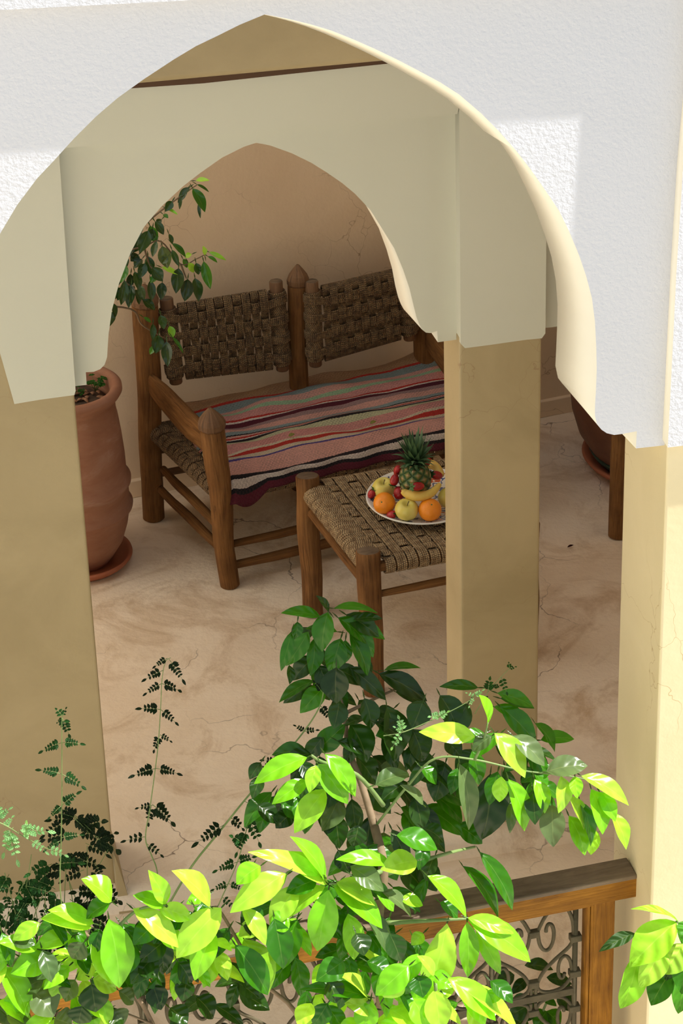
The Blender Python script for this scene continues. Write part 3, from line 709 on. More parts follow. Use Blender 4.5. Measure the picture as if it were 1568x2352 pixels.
pt_ = thing('pineapple', (pc.x, pc.y, zs + .02), 'small pineapple standing upright in the middle of the fruit plate', 'pineapple')
pr = [(max(.002, abs(math.sin(a)) ** .75 * .0535), -math.cos(a) * .060) for a in [math.pi * i / 26 for i in range(27)]]
b = link('rind', lathe(NB(), pr, 48, (0, 0, .095)), M['pine']); b.parent = pt_
bm = NB(); random.seed(4); NLF = 64
for k in range(NLF):
    t = k / NLF; an = k * 2.39996; rise = t; zc0 = .145 + .035 * t; L_ = .030 + .075 * (t ** .7) + random.uniform(-.006, .006); spread = math.radians(78 - 66 * t + random.uniform(-6, 6))
    d = Vector((math.cos(an), math.sin(an), 0)); s_ = Vector((-d.y, d.x, 0)); wd = .0085 + .003 * math.sin(t * 3.14); prev = None
    base = Vector((0, 0, zc0)) + d * .012 * (1 - t * .6)
    for i in range(6):
        q_ = i / 5; th = spread * (1 - .15 * q_) + (.5 * q_ * q_ if t < .5 else .1 * q_); p = base + (d * math.sin(th) + Vector((0, 0, math.cos(th)))) * L_ * q_
        ww = wd * (1 - q_ ** 1.6) + .0002; nrm = (d * math.cos(th) - Vector((0, 0, math.sin(th))))
        cur = [bm.verts.new(p - s_ * ww - nrm * ww * -.35), bm.verts.new(p), bm.verts.new(p + s_ * ww - nrm * ww * -.35)]
        if prev: bm.faces.new((prev[0], prev[1], cur[1], cur[0])); bm.faces.new((prev[1], prev[2], cur[2], cur[1]))
        prev = cur
c_ = link('crown', bm, M['pine_leaf']); c_.parent = pt_

# ================================================================== POTS
pt0 = Vector((.700, 8.47, 0))
sc_ = link('pot_saucer', lathe(NB(), [(.001, 0), (.14, 0), (.168, .022), (.178, .036), (.176, .043), (.168, .043), (.158, .030), (.135, .012), (.001, .010)], 64), M['terra_red'])
sc_.location = pt0; tag(sc_, 'red clay saucer under the tall terracotta pot', 'saucer')
tp = thing('terracotta_pot', (.700, 8.47, .012), 'tall ribbed terracotta pot standing behind the left pillar', 'pot')
prof = [(.001, 0), (.095, 0), (.118, .03), (.150, .085), (.170, .15), (.179, .205), (.190, .214), (.192, .224), (.181, .238), (.1805, .30), (.191, .314), (.192, .325), (.178, .340), (.176, .42), (.170, .50), (.163, .56), (.157, .600), (.1575, .606), (.152, .625), (.160, .640), (.176, .655), (.184, .668), (.183, .682), (.172, .691), (.156, .690), (.146, .678), (.142, .655), (.140, .60), (.001, .598)]
bo = link('pot_body', lathe(NB(), prof, 80, (0, 0, 0), .008), M['terra']); bo.parent = tp
sl = link('soil', lathe(NB(), [(.141, .61), (.12, .632), (.08, .64), (.04, .638), (.002, .641)], 40, (0, 0, 0), .1), M['soil']); sl.parent = tp
bm = NB(); random.seed(2)
for k in range(46):
    a = random.uniform(0, 6.28); r = .125 * math.sqrt(random.random()); L_ = random.uniform(.015, .035); d = Vector((random.uniform(-1, 1), random.uniform(-1, 1), random.uniform(-.2, .3))).normalized()
    p = Vector((r * math.cos(a), r * math.sin(a), .644)); tube(bm, [p - d * L_ / 2, p + Vector((0, 0, .004)), p + d * L_ / 2], [.003, .009, .003], 5, ell=.35)
ch = link('bark_chips', bm, M['bark']); ch.parent = tp; ch['kind'] = 'stuff'
# large dark bowl at the right
bc = Vector((2.88, 8.66, 0))
o = link('bowl_saucer', lathe(NB(), [(.001, 0), (.22, 0), (.27, .03), (.285, .05), (.275, .056), (.25, .04), (.20, .02), (.001, .015)], 64), M['terra_red']); o.location = bc; tag(o, 'red clay saucer under the wide dark bowl planter', 'saucer')
bt = thing('bowl_planter', (bc.x, bc.y, .02), 'wide dark brown clay bowl planter behind the slim pillar at the right', 'planter')
b = link('bowl', lathe(NB(), [(.001, 0), (.19, 0), (.25, .05), (.30, .13), (.325, .22), (.335, .30), (.332, .335), (.340, .35), (.336, .362), (.322, .37), (.315, .40), (.322, .47), (.345, .53), (.352, .545), (.335, .55), (.305, .50), (.30, .40), (.001, .38)], 72, (0, 0, 0), .006), M['terra_dark']); b.parent = bt
b = link('glazed_foot', lathe(NB(), [(.192, .004), (.225, .012), (.250, .036), (.262, .060), (.254, .062), (.19, .01)], 64), M['glaze']); b.parent = bt
# a further wooden bench at the right, of which one front leg shows
fb = thing('side_bench', (2.6, 8.3, 0), 'wooden bench end with one straight log leg showing beside the outer pillar', 'bench')
o = log((2.578, 8.170, 0), (2.60, 8.22, .55), .036, .040, M['log'], 'leg', fb, .04, 14, .006)
for a, b_ in (((3.35, 8.25, 0), (3.36, 8.3, .55)), ((3.3, 8.75, 0), (3.3, 8.8, .9))): log(a, b_, .036, .040, M['log'], 'leg', fb)
log((2.60, 8.21, .40), (3.36, 8.28, .40), .022, .022, M['log'], 'seat_rail', fb)
log((2.60, 8.20, .16), (3.36, 8.27, .16), .016, .016, M['log'], 'stretcher', fb)

# ================================================================== RAILING
YR = 5.33
rl = thing('railing', (1.727, YR, -.08), 'wooden handrail and post with olive iron scrollwork between the outer pillars', 'railing')
et = onY(1438, 1978, YR + .06); ef = onY(1457, 2010, YR)
zt_, xe = (et.z + ef.z) / 2, ef.x
zb_ = onY(1460, 2060, YR).z
bm = NB(); box(bm, (.03, YR, zb_ - .002), (xe + .008, YR + .07, zt_ - .012), .003); link('handrail', bm, M['rail'], rl, smooth=False)
bm = NB(); uvl = bm.loops.layers.uv.active
box(bm, (.03, YR - .004, zt_ - .013), (xe + .006, YR + .075, zt_ + .001), .005); link('handrail_top', bm, M['rail_top'], rl, smooth=False)
x0 = onY(1348, 2200, YR).x; x1 = onY(1410, 2200, YR).x
bm = NB(); box(bm, (x0 + .016, YR + .004, -.08), (x1, YR + .05, zb_), .003); link('post', bm, M['rail'], rl, smooth=False)
bm = NB()
box(bm, (x0, YR + .010, -.08), (x0 + .008, YR + .05, zb_ - .01), .002); box(bm, (x0 + .009, YR + .006, -.08), (x0 + .017, YR + .05, zb_ - .005), .002)
box(bm, (.05, YR + .008, zb_ - .012), (x0 + .010, YR + .045, zb_ + .001), .002)
link('moulding', bm, M['rail'], rl, smooth=False)
bm = NB(); box(bm, (.03, YR + .004, -.08), (.09, YR + .05, zb_), .003); link('post', bm, M['rail'], rl, smooth=False)
YB = YR + .028
bars = [onY(px, 2150, YB).x for px in (1320, 1126)]; pitch = bars[0] - bars[1]
allb = [bars[0] - pitch * k for k in range(8) if bars[0] - pitch * k > .1]
midz = [onY(1235, 2284, YB).z]
for x in allb:
    bm = NB(); tube(bm, [(x, YB, -.075), (x, YB, zb_ + .002)], .0075, 8)
    for fz in (1, -1):
        for v in (.60, .20):
            z = midz[0] + fz * (zb_ - midz[0]) * v; box(bm, (x - .015, YB - .011, z - .010), (x + .015, YB + .011, z + .010), .003)
    link('iron_bar', bm, M['iron'], rl)
bm = NB(); box(bm, (.09, YB - .006, midz[0] - .011), (bars[0], YB + .006, midz[0] + .011), .002); link('iron_crossbar', bm, M['iron'], rl, smooth=False)
def scroll_panel(cx, hw, ztop, zmid):
    """scrollwork of one bay: half width hw, between the handrail and the crossbar, mirrored left and right and again below"""
    bm = NB(); Hh = ztop - zmid
    def spiral(c, r0, a0, turns, dirn, n=14):
        return [(c[0] + r0 * (1 - .8 * i / n) * math.cos(a0 + dirn * 2 * math.pi * turns * i / n), c[1] + r0 * (1 - .8 * i / n) * math.sin(a0 + dirn * 2 * math.pi * turns * i / n)) for i in range(n + 1)]
    for s in (-1, 1):
        for (fz, z0) in ((1, zmid), (-1, zmid)):
            def P(u, v): return Vector((cx + s * hw * u, YB, z0 + fz * Hh * v))
            c1 = [(.96, .62), (.93, .78), (.78, .93), (.55, .97), (.30, .90), (.10, .74), (.10, .70)] + spiral((.34, .70), .24, math.pi, .95, 1)
            tube(bm, smooth_path([P(*q) for q in c1], 3), .0052, 6)
            c2 = [(.96, .60), (.86, .50), (.5, .38), (.22, .26), (.07, .12), (.06, .05)]
            tube(bm, smooth_path([P(*q) for q in c2], 4), .0052, 6)
            c3 = [(.05, .19), (.14, .08), (.40, .035), (.72, .06), (.93, .16), (.93, .22)] + spiral((.72, .24), .21, 0, .9, 1)
            tube(bm, smooth_path([P(*q) for q in c3], 3), .0050, 6)
            for q in ((.0, .72), (.0, .16)) if s == 1 else ():
                p = P(*q); box(bm, (p.x - .014, p.y - .009, p.z - .010), (p.x + .014, p.y + .009, p.z + .010), .003)
    link('iron_scrollwork', bm, M['iron'], rl)
for a, b_ in zip(allb[:-1], allb[1:]): scroll_panel((a + b_) / 2, (a - b_) / 2, zb_ + .004, midz[0])
rl.rotation_euler = (0, 0, .05)

# ================================================================== PLANTS
def newbm():
    bm = bmesh.new(); bm.loops.layers.uv.new('UVMap'); bm.loops.layers.color.new('Col'); return bm
def leaf(bm, base, tip, width, nrm, col, droop=.10, fold=.25, wav=.05, nL=9, shape=1.0, twist=0.0):
    uvl = bm.loops.layers.uv.active; cl = bm.loops.layers.color.active
    base, tip = Vector(base), Vector(tip); ax = tip - base; L = ax.length; a = ax.normalized()
    n = Vector(nrm); n = (n - a * n.dot(a)).normalized(); s = a.cross(n)
    if twist: q = Matrix.Rotation(twist, 3, a); n = q @ n; s = q @ s
    rows = []; ph = random.random() * 9
    for i in range(nL + 1):
        t = i / nL; wd = width / 2 * (math.sin(math.pi * t ** (.90 * shape)) ** .80 if 0 < t < 1 else 0) * (1 - .22 * t ** 3) + .0006
        c = base + ax * t + n * (L * droop * (4 * t * (1 - t)) - L * .02 * t)
        row = []
        for k in (-1, -.5, 0, .5, 1):
            p = c + s * wd * k * math.cos(fold * abs(k)) + n * (abs(k) * wd * math.sin(fold) + wav * wd * math.sin(ph + t * 9 + k * 1.5) * abs(k))
            row.append((bm.verts.new(p), k, t))
        rows.append(row)
    for i in range(nL):
        for k in range(4):
            q = (rows[i][k], rows[i][k + 1], rows[i + 1][k + 1], rows[i + 1][k]); f = bm.faces.new([x[0] for x in q])
            for lp, x in zip(f.loops, q): lp[uvl].uv = (x[1], x[2]); lp[cl] = (*col, 1)
YOUNG_LIT = [(.55, .83, .16), (.62, .87, .20), (.49, .78, .12), (.68, .88, .26)]  # young and sunlit leaves, the sun's brightness put into the colour
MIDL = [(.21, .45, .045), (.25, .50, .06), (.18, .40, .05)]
OLD_SHADED = [(.15, .29, .07), (.17, .30, .09), (.13, .25, .06), (.19, .31, .11)]  # older and shaded leaves, the shade put into the colour
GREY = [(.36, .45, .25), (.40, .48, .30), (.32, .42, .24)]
KC = {'L': YOUNG_LIT, 'M': MIDL, 'D': OLD_SHADED, 'G': GREY}
TOC = -FW
def jit(c, a=.08): k = 1 + random.uniform(-a, a); return tuple(x * k for x in c)
def P3(px, py, Y): return onY(px, py, Y)
def tr_leaf(bm, b, t, wpx, kind, Y, dy=.35, stems=None, up=.62, **k):
    """a leaf from a traced base and tip; the tip comes forward as it droops"""
    B = P3(*b, Y); T0 = P3(*t, Y); drop = B.z - T0.z; T = P3(*t, Y - dy * max(-.02, min(.12, drop)) - random.uniform(-.012, .02))
    n = (TOC * (1 - up) + Vector((.34, -.10, 1)) * up + Vector((random.uniform(-.3, .3), random.uniform(-.3, .3), random.uniform(-.1, .1)))).normalized()
    wd = wpx / pxm(B)
    ax = (T - B).normalized(); fs = max(.45, abs((ax.cross(n)).dot(RT)) ** .5) if False else 1
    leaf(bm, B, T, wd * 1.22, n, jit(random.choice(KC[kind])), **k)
    if stems is not None:
        d = (B - T).normalized(); leaf(bm, B + d * .020, B.lerp(T, .05), .0034, n, (.22, .32, .08), nL=2, droop=0)
random.seed(21)
fol = newbm(); stm = NB()
def grp(raw, ox, oy, sc, Y, dflt='M', **k):
    for r in raw:
        bx, by, tx, ty, wd = r[:5]; kind = r[5] if len(r) > 5 else dflt; yy = r[6] if len(r) > 6 else Y
        tr_leaf(fol, (ox + bx / sc, oy + by / sc), (ox + tx / sc, oy + ty / sc), wd / sc, kind, yy, stems=stm, **k)
# crown reaching in under the arch (shade)
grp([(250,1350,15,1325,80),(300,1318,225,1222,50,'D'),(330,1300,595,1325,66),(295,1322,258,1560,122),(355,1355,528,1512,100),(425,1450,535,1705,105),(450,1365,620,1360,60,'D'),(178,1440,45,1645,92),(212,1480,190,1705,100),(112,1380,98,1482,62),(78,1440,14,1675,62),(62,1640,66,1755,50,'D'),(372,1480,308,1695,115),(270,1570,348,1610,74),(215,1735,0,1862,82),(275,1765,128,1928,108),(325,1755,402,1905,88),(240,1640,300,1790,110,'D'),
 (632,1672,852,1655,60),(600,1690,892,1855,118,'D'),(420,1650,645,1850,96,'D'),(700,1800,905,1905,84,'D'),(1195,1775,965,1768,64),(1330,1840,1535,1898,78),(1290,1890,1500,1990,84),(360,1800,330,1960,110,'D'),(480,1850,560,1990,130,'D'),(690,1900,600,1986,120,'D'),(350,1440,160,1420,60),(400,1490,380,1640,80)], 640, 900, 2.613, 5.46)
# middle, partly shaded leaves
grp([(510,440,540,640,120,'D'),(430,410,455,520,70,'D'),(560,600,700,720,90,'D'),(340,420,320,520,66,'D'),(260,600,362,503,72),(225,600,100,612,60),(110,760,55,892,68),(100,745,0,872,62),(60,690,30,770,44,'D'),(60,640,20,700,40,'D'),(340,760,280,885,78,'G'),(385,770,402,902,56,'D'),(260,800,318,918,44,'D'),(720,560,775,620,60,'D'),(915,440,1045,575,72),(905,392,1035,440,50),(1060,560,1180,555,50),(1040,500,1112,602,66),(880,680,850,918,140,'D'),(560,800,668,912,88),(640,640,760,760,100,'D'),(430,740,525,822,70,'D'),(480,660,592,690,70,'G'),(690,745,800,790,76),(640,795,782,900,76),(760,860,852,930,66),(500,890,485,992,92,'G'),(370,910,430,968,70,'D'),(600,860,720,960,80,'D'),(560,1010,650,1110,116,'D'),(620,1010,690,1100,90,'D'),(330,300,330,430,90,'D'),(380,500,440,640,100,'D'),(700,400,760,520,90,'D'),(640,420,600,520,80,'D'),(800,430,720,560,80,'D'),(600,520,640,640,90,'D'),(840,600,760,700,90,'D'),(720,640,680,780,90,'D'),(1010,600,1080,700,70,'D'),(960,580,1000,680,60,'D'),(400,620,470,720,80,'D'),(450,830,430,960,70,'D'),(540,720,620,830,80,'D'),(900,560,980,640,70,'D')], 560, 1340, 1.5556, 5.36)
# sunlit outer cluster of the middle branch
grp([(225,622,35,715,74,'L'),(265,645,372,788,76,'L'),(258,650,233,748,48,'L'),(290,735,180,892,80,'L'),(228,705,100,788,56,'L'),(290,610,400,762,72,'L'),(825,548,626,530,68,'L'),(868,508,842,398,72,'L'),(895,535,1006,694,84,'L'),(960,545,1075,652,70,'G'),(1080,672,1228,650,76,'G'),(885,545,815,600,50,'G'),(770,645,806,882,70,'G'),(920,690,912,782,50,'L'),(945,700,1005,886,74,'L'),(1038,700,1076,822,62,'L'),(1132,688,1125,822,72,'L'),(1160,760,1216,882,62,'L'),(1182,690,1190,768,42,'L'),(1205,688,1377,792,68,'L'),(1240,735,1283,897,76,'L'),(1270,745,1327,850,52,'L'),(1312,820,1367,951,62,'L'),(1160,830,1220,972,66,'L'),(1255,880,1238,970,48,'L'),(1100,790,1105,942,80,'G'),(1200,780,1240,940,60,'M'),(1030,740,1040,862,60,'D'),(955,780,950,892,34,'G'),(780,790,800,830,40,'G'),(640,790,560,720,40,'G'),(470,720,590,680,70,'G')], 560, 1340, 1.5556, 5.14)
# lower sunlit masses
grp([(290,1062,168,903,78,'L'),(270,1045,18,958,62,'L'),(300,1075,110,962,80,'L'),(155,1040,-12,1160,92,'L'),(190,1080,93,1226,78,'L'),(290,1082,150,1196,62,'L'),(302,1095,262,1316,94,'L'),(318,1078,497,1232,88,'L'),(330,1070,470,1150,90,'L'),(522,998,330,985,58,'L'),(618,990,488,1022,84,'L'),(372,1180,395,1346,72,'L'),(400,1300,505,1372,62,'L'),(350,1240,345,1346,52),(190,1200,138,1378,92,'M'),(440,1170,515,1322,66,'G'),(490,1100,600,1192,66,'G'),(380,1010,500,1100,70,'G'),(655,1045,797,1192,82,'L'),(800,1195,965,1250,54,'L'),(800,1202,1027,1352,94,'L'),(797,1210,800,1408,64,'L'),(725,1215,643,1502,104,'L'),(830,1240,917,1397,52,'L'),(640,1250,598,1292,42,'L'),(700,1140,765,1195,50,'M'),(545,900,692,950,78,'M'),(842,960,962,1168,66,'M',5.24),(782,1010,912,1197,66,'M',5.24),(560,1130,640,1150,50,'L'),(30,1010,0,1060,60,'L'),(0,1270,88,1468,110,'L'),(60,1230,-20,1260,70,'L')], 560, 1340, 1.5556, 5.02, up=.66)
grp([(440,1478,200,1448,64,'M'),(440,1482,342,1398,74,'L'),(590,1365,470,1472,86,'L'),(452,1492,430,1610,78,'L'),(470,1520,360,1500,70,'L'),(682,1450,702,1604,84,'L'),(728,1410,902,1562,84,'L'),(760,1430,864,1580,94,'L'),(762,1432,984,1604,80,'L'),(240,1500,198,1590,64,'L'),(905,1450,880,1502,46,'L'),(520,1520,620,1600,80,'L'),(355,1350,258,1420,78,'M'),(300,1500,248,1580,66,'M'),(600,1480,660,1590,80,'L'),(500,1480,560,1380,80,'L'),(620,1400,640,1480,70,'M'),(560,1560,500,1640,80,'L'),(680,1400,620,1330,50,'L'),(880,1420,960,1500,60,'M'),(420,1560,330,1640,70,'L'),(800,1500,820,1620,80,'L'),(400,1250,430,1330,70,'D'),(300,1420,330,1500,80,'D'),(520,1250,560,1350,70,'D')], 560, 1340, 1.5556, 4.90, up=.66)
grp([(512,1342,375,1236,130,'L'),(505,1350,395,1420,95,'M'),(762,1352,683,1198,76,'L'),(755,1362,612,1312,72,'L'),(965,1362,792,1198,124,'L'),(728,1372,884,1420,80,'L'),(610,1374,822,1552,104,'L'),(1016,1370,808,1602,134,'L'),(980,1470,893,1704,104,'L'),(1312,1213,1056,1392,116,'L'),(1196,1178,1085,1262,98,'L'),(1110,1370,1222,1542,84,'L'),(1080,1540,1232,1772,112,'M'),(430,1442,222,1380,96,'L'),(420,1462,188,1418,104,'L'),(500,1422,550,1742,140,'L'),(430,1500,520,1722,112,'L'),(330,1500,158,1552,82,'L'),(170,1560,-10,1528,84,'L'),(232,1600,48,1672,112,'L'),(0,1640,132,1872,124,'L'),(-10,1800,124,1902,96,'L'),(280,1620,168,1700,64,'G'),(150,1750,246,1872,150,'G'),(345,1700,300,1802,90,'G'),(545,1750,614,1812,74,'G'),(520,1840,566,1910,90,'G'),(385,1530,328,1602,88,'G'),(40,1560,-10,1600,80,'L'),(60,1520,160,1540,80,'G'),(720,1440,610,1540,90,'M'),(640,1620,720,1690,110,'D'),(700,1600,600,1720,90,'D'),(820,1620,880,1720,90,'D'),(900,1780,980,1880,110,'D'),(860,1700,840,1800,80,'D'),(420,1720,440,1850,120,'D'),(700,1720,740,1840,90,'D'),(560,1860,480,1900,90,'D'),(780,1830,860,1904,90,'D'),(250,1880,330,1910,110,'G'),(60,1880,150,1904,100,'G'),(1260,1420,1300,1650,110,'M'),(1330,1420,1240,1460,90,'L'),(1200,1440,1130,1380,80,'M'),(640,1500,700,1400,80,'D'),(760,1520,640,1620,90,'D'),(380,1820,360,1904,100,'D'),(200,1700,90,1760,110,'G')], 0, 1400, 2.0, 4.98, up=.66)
# smaller leaves filling the inside of the lower crown
random.seed(77)
for cx_, cy_, rx, ry, n_, ks, Yc in ((250, 2170, 260, 90, 46, 'LMM', 5.02), (520, 2140, 160, 90, 26, 'LMD', 5.05), (790, 2130, 190, 120, 44, 'LMM', 5.06), (130, 2270, 190, 90, 34, 'LLG', 5.0), (900, 2270, 200, 90, 34, 'LLM', 4.96), (880, 1960, 130, 90, 22, 'MMD', 5.16), (450, 2250, 110, 90, 12, 'DD', 5.1), (830, 1760, 190, 130, 34, 'DDM', 5.36), (1120, 1760, 160, 90, 20, 'DMM', 5.24), (650, 1800, 80, 80, 10, 'MD', 5.28), (760, 1500, 80, 100, 12, 'DM', 5.5)):
    for k in range(n_):
        a = random.uniform(0, 6.28); r = math.sqrt(random.random()); bx, by = cx_ + rx * r * math.cos(a), cy_ + ry * r * math.sin(a); d = random.uniform(.3, 2.9); L_ = random.uniform(50, 95)
        tr_leaf(fol, (bx, by), (bx + L_ * math.cos(d), by + L_ * math.sin(d)), random.uniform(26, 44), random.choice(ks), Yc + random.uniform(-.04, .05), stems=stm)
# branches
def br(px, Y, r0, r1, bm=None, n=5):
    pts = smooth_path([P3(x, y, (Y[i] if isinstance(Y, list) else Y)) for i, (x, y) in enumerate(px)], n); m_ = len(pts) - 1
    tube(bm if bm is not None else stm, pts, [r0 + (r1 - r0) * i / m_ for i in range(m_ + 1)], 8)
wd_ = NB()
br([(885, 2700), (880, 2352), (865, 2150), (880, 2000), (860, 1900)], [4.98, 5.0, 5.06, 5.1, 5.2], .016, .011, wd_)
br([(860, 1900), (830, 1800), (800, 1720), (790, 1640), (760, 1540)], [5.2, 5.3, 5.36, 5.42, 5.46], .010, .004, wd_)
br([(790, 1640), (870, 1600), (940, 1570)], [5.42, 5.44, 5.46], .005, .002, wd_)
br([(860, 1900), (940, 1800), (1000, 1742), (1090, 1745), (1200, 1770), (1290, 1780), (1345, 1790)], [5.2, 5.2, 5.19, 5.18, 5.17, 5.16, 5.15], .0034, .0016)
br([(1090, 1745), (1110, 1700), (1120, 1660)], 5.14, .004, .002)
br([(880, 1850), (820, 1780), (740, 1750), (715, 1735)], [5.2, 5.18, 5.15, 5.14], .006, .003)
br([(880, 2000), (820, 2020), (755, 2030)], [5.1, 5.05, 5.02], .007, .003)
br([(885, 2120), (980, 2115), (1070, 2110)], [5.05, 5.03, 5.02], .006, .003)
br([(880, 2010), (1010, 1965), (1090, 1945)], [5.1, 5.14, 5.24], .006, .003)
br([(700, 2600), (690, 2352), (600, 2250), (510, 2100), (490, 2085)], [5.0, 5.02, 5.04, 5.04, 5.02], .007, .0025, wd_)
br([(400, 2600), (350, 2352), (230, 2180), (180, 2120), (255, 2070)], [5.0, 5.03, 5.04, 5.04, 5.02], .007, .0025, wd_)
br([(230, 2180), (290, 2110), (330, 2085), (380, 2080)], [4.97, 4.98, 4.98, 4.98], .005, .002)
br([(900, 2600), (860, 2352), (845, 2300)], 4.9, .010, .005); br([(980, 2600), (1000, 2352), (1000, 2260)], 4.9, .009, .004)
br([(350, 2352), (120, 2260), (0, 2210)], [5.02, 5.03, 5.03], .003, .0015, wd_)
ct = thing('citrus_tree', P3(885, 2700, 4.98) + Vector((0, 0, -.25)), 'leafy citrus tree with glossy sunlit yellow-green leaves in the foreground', 'tree')
link('foliage', fol, M['leaf'], ct); link('stem', stm, M['stem'], ct); link('trunk', wd_, M['stem_b'], ct)

# --- a second plant leaning in at the lower right, with larger crinkled leaves
random.seed(5); fol = newbm(); stm = NB()
for (bx, by, tx, ty, wd, kd) in [(1540,430,1262,352,60,'L'),(1530,432,1250,700,200,'L'),(1450,560,1310,825,150,'L'),(1300,620,1200,950,160,'L'),(1282,500,1072,606,70,'D'),(1568,560,1440,742,160,'L'),(1500,720,1378,928,140,'M'),(1580,680,1540,978,130,'M'),(1600,600,1560,860,140,'M'),(1480,640,1470,780,120,'D'),(1620,430,1560,560,120,'M')]:
    tr_leaf(fol, (960 + bx / 2.579, 1950 + by / 2.579), (960 + tx / 2.579, 1950 + ty / 2.579), wd / 2.579, kd, 4.95, wav=.14, fold=.35, nL=12, up=.8)
br([(1720, 2500), (1640, 2250), (1600, 2140), (1552, 2117)], 4.95, .006, .003)
br([(1604, 2130), (1590, 2150), (1545, 2200), (1500, 2190)], 4.95, .004, .002)
t = thing('broad_leaf_shrub', P3(1720, 2500, 4.95), 'shrub with broad crinkled green leaves entering at the lower right corner', 'shrub')
link('foliage', fol, M['leaf_soft'], t); link('stem', stm, M['stem'], t)

# --- dark leaves behind the railing
fol = newbm(); stm = NB()
for (bx, by, tx, ty, wd, kd) in [(630,690,800,715,90,'D'),(760,760,910,800,70,'D'),(570,745,455,800,90,'D'),(640,770,550,860,60,'D'),(690,780,660,860,40,'D'),(820,880,940,960,90,'D'),(700,900,540,990,150,'D'),(640,1000,560,1060,110,'D'),(760,960,690,1060,120,'M'),(760,960,840,1050,100,'M'),(860,800,900,870,50,'D'),(740,890,820,930,50,'M')]:
    tr_leaf(fol, (960 + bx / 2.579, 1950 + by / 2.579), (960 + tx / 2.579, 1950 + ty / 2.579), wd / 2.579, kd, 5.50)
br([(1230, 2480), (1235, 2352), (1225, 2290), (1205, 2250), (1190, 2230)], 5.50, .006, .002); br([(1235, 2352), (1262, 2290), (1300, 2260)], 5.50, .004, .002)
t = thing('young_citrus', Vector((P3(1230, 2480, 5.50).x, 5.50, -.07)), 'small dark-leaved sapling behind the iron scrollwork beside the railing post', 'shrub')
link('foliage', fol, M['leaf'], t); link('stem', stm, M['stem'], t)

# --- ficus rising from the tall pot
random.seed(9); fol = newbm(); stm = NB(); YFI = 8.36
FI = [(900,830,962,828,26,'L'),(905,848,960,882,16,'M'),(885,866,942,974,52,'M'),(870,862,820,905,26,'D'),(912,935,920,1002,14,'D'),(860,870,816,932,24,'D'),(832,900,824,962,14,'D'),(790,925,758,972,34,'D'),(768,960,815,985,16,'L'),(750,985,772,1002,20,'M'),(742,1008,718,1032,26,'D'),(712,1018,752,1078,36,'D'),(688,1038,716,1118,42,'M'),(682,1060,640,1162,52,'D'),(775,1075,792,1122,22,'D'),(745,1130,770,1232,56,'G'),(790,1118,854,1182,32,'M'),(790,1148,820,1222,26,'D'),(652,1190,618,1232,40,'D'),(680,1178,692,1262,42,'D'),(700,1228,746,1292,52,'D'),(742,1228,822,1262,26,'L'),(820,1232,808,1348,54,'D'),(862,1282,848,1384,56,'D'),(895,1278,912,1384,48,'D'),(935,1200,966,1328,42,'M'),(960,1158,1038,1195,20,'L'),(955,1178,998,1206,20,'M'),(940,1172,932,1130,26,'L'),(880,1168,848,1182,24,'L'),(865,1208,890,1252,32,'L'),(900,1208,912,1262,34,'D'),(600,1258,588,1332,34,'D'),(618,1248,638,1334,42,'D'),(572,1288,556,1402,42,'D'),(602,1308,590,1414,44,'D'),(690,1288,696,1384,38,'D'),(745,1298,740,1378,42,'D'),(655,1378,712,1424,42,'D'),(640,1308,662,1382,32,'G'),(650,1068,628,1130,34,'D'),(720,1270,690,1300,30,'M'),(635,1170,600,1200,44,'D'),(665,1210,640,1280,40,'D'),(580,1220,555,1300,40,'M'),
 (738,1448,752,1512,38,'D'),(702,1488,700,1562,28,'D'),(728,1540,714,1624,54,'D'),(765,1568,770,1684,46,'D'),(778,1498,794,1552,34,'L'),(790,1548,842,1622,18,'M'),(712,1588,688,1628,24,'M'),(660,1458,694,1482,16,'M'),(640,1100,610,1160,44,'D'),(560,1320,540,1380,40,'D'),(720,1110,700,1180,30,'D'),(770,1180,745,1210,30,'D'),(840,1190,860,1230,26,'M'),(700,1050,690,1110,34,'D'),(620,1330,640,1400,34,'D'),(560,1180,530,1260,44,'D'),(600,1120,570,1200,44,'D'),(540,1250,520,1330,44,'D')]
for (bx, by, tx, ty, wd, kd) in FI:
    tr_leaf(fol, (bx / 2, by / 2), (tx / 2, ty / 2), wd / 2 * .95, kd, YFI + random.uniform(-.05, .05), stems=stm, droop=.06, fold=.3, up=.5)
for k in range(60):       # the rest of the crown, behind the white arch panel
    bx, by = random.uniform(120, 280), random.uniform(470, 720); tr_leaf(fol, (bx, by), (bx + random.uniform(-15, 15), by + random.uniform(30, 50)), random.uniform(17, 26), 'D', YFI + random.uniform(-.12, .12), stems=stm, droop=.06)
tw = NB()
for pxs in ([(190, 800), (200, 700), (240, 600), (330, 566), (370, 555), (415, 607), (450, 595), (470, 585)], [(200, 700), (300, 710), (325, 745), (365, 770), (385, 780)], [(240, 600), (350, 500), (430, 440), (452, 425)], [(240, 600), (290, 650), (310, 660)], [(330, 566), (345, 610), (372, 640)], [(415, 607), (428, 640)]):
    br([(x, y) for x, y in pxs], YFI, .004, .0016, tw)
tube(tw, smooth_path([(.70, 8.47, .63), (.69, 8.46, .9), (.70, 8.42, 1.15), P3(200, 700, YFI)], 5), [.013] * 11 + [.009] * 5, 8)
t = thing('ficus_tree', (.70, 8.47, .64), 'glossy dark-leaved ficus hanging in front of the woven backrest at the left', 'tree')
link('foliage', fol, M['leaf_rub'], t); link('trunk', tw, M['stem_b'], t); link('twigs', stm, M['stem_b'], t)
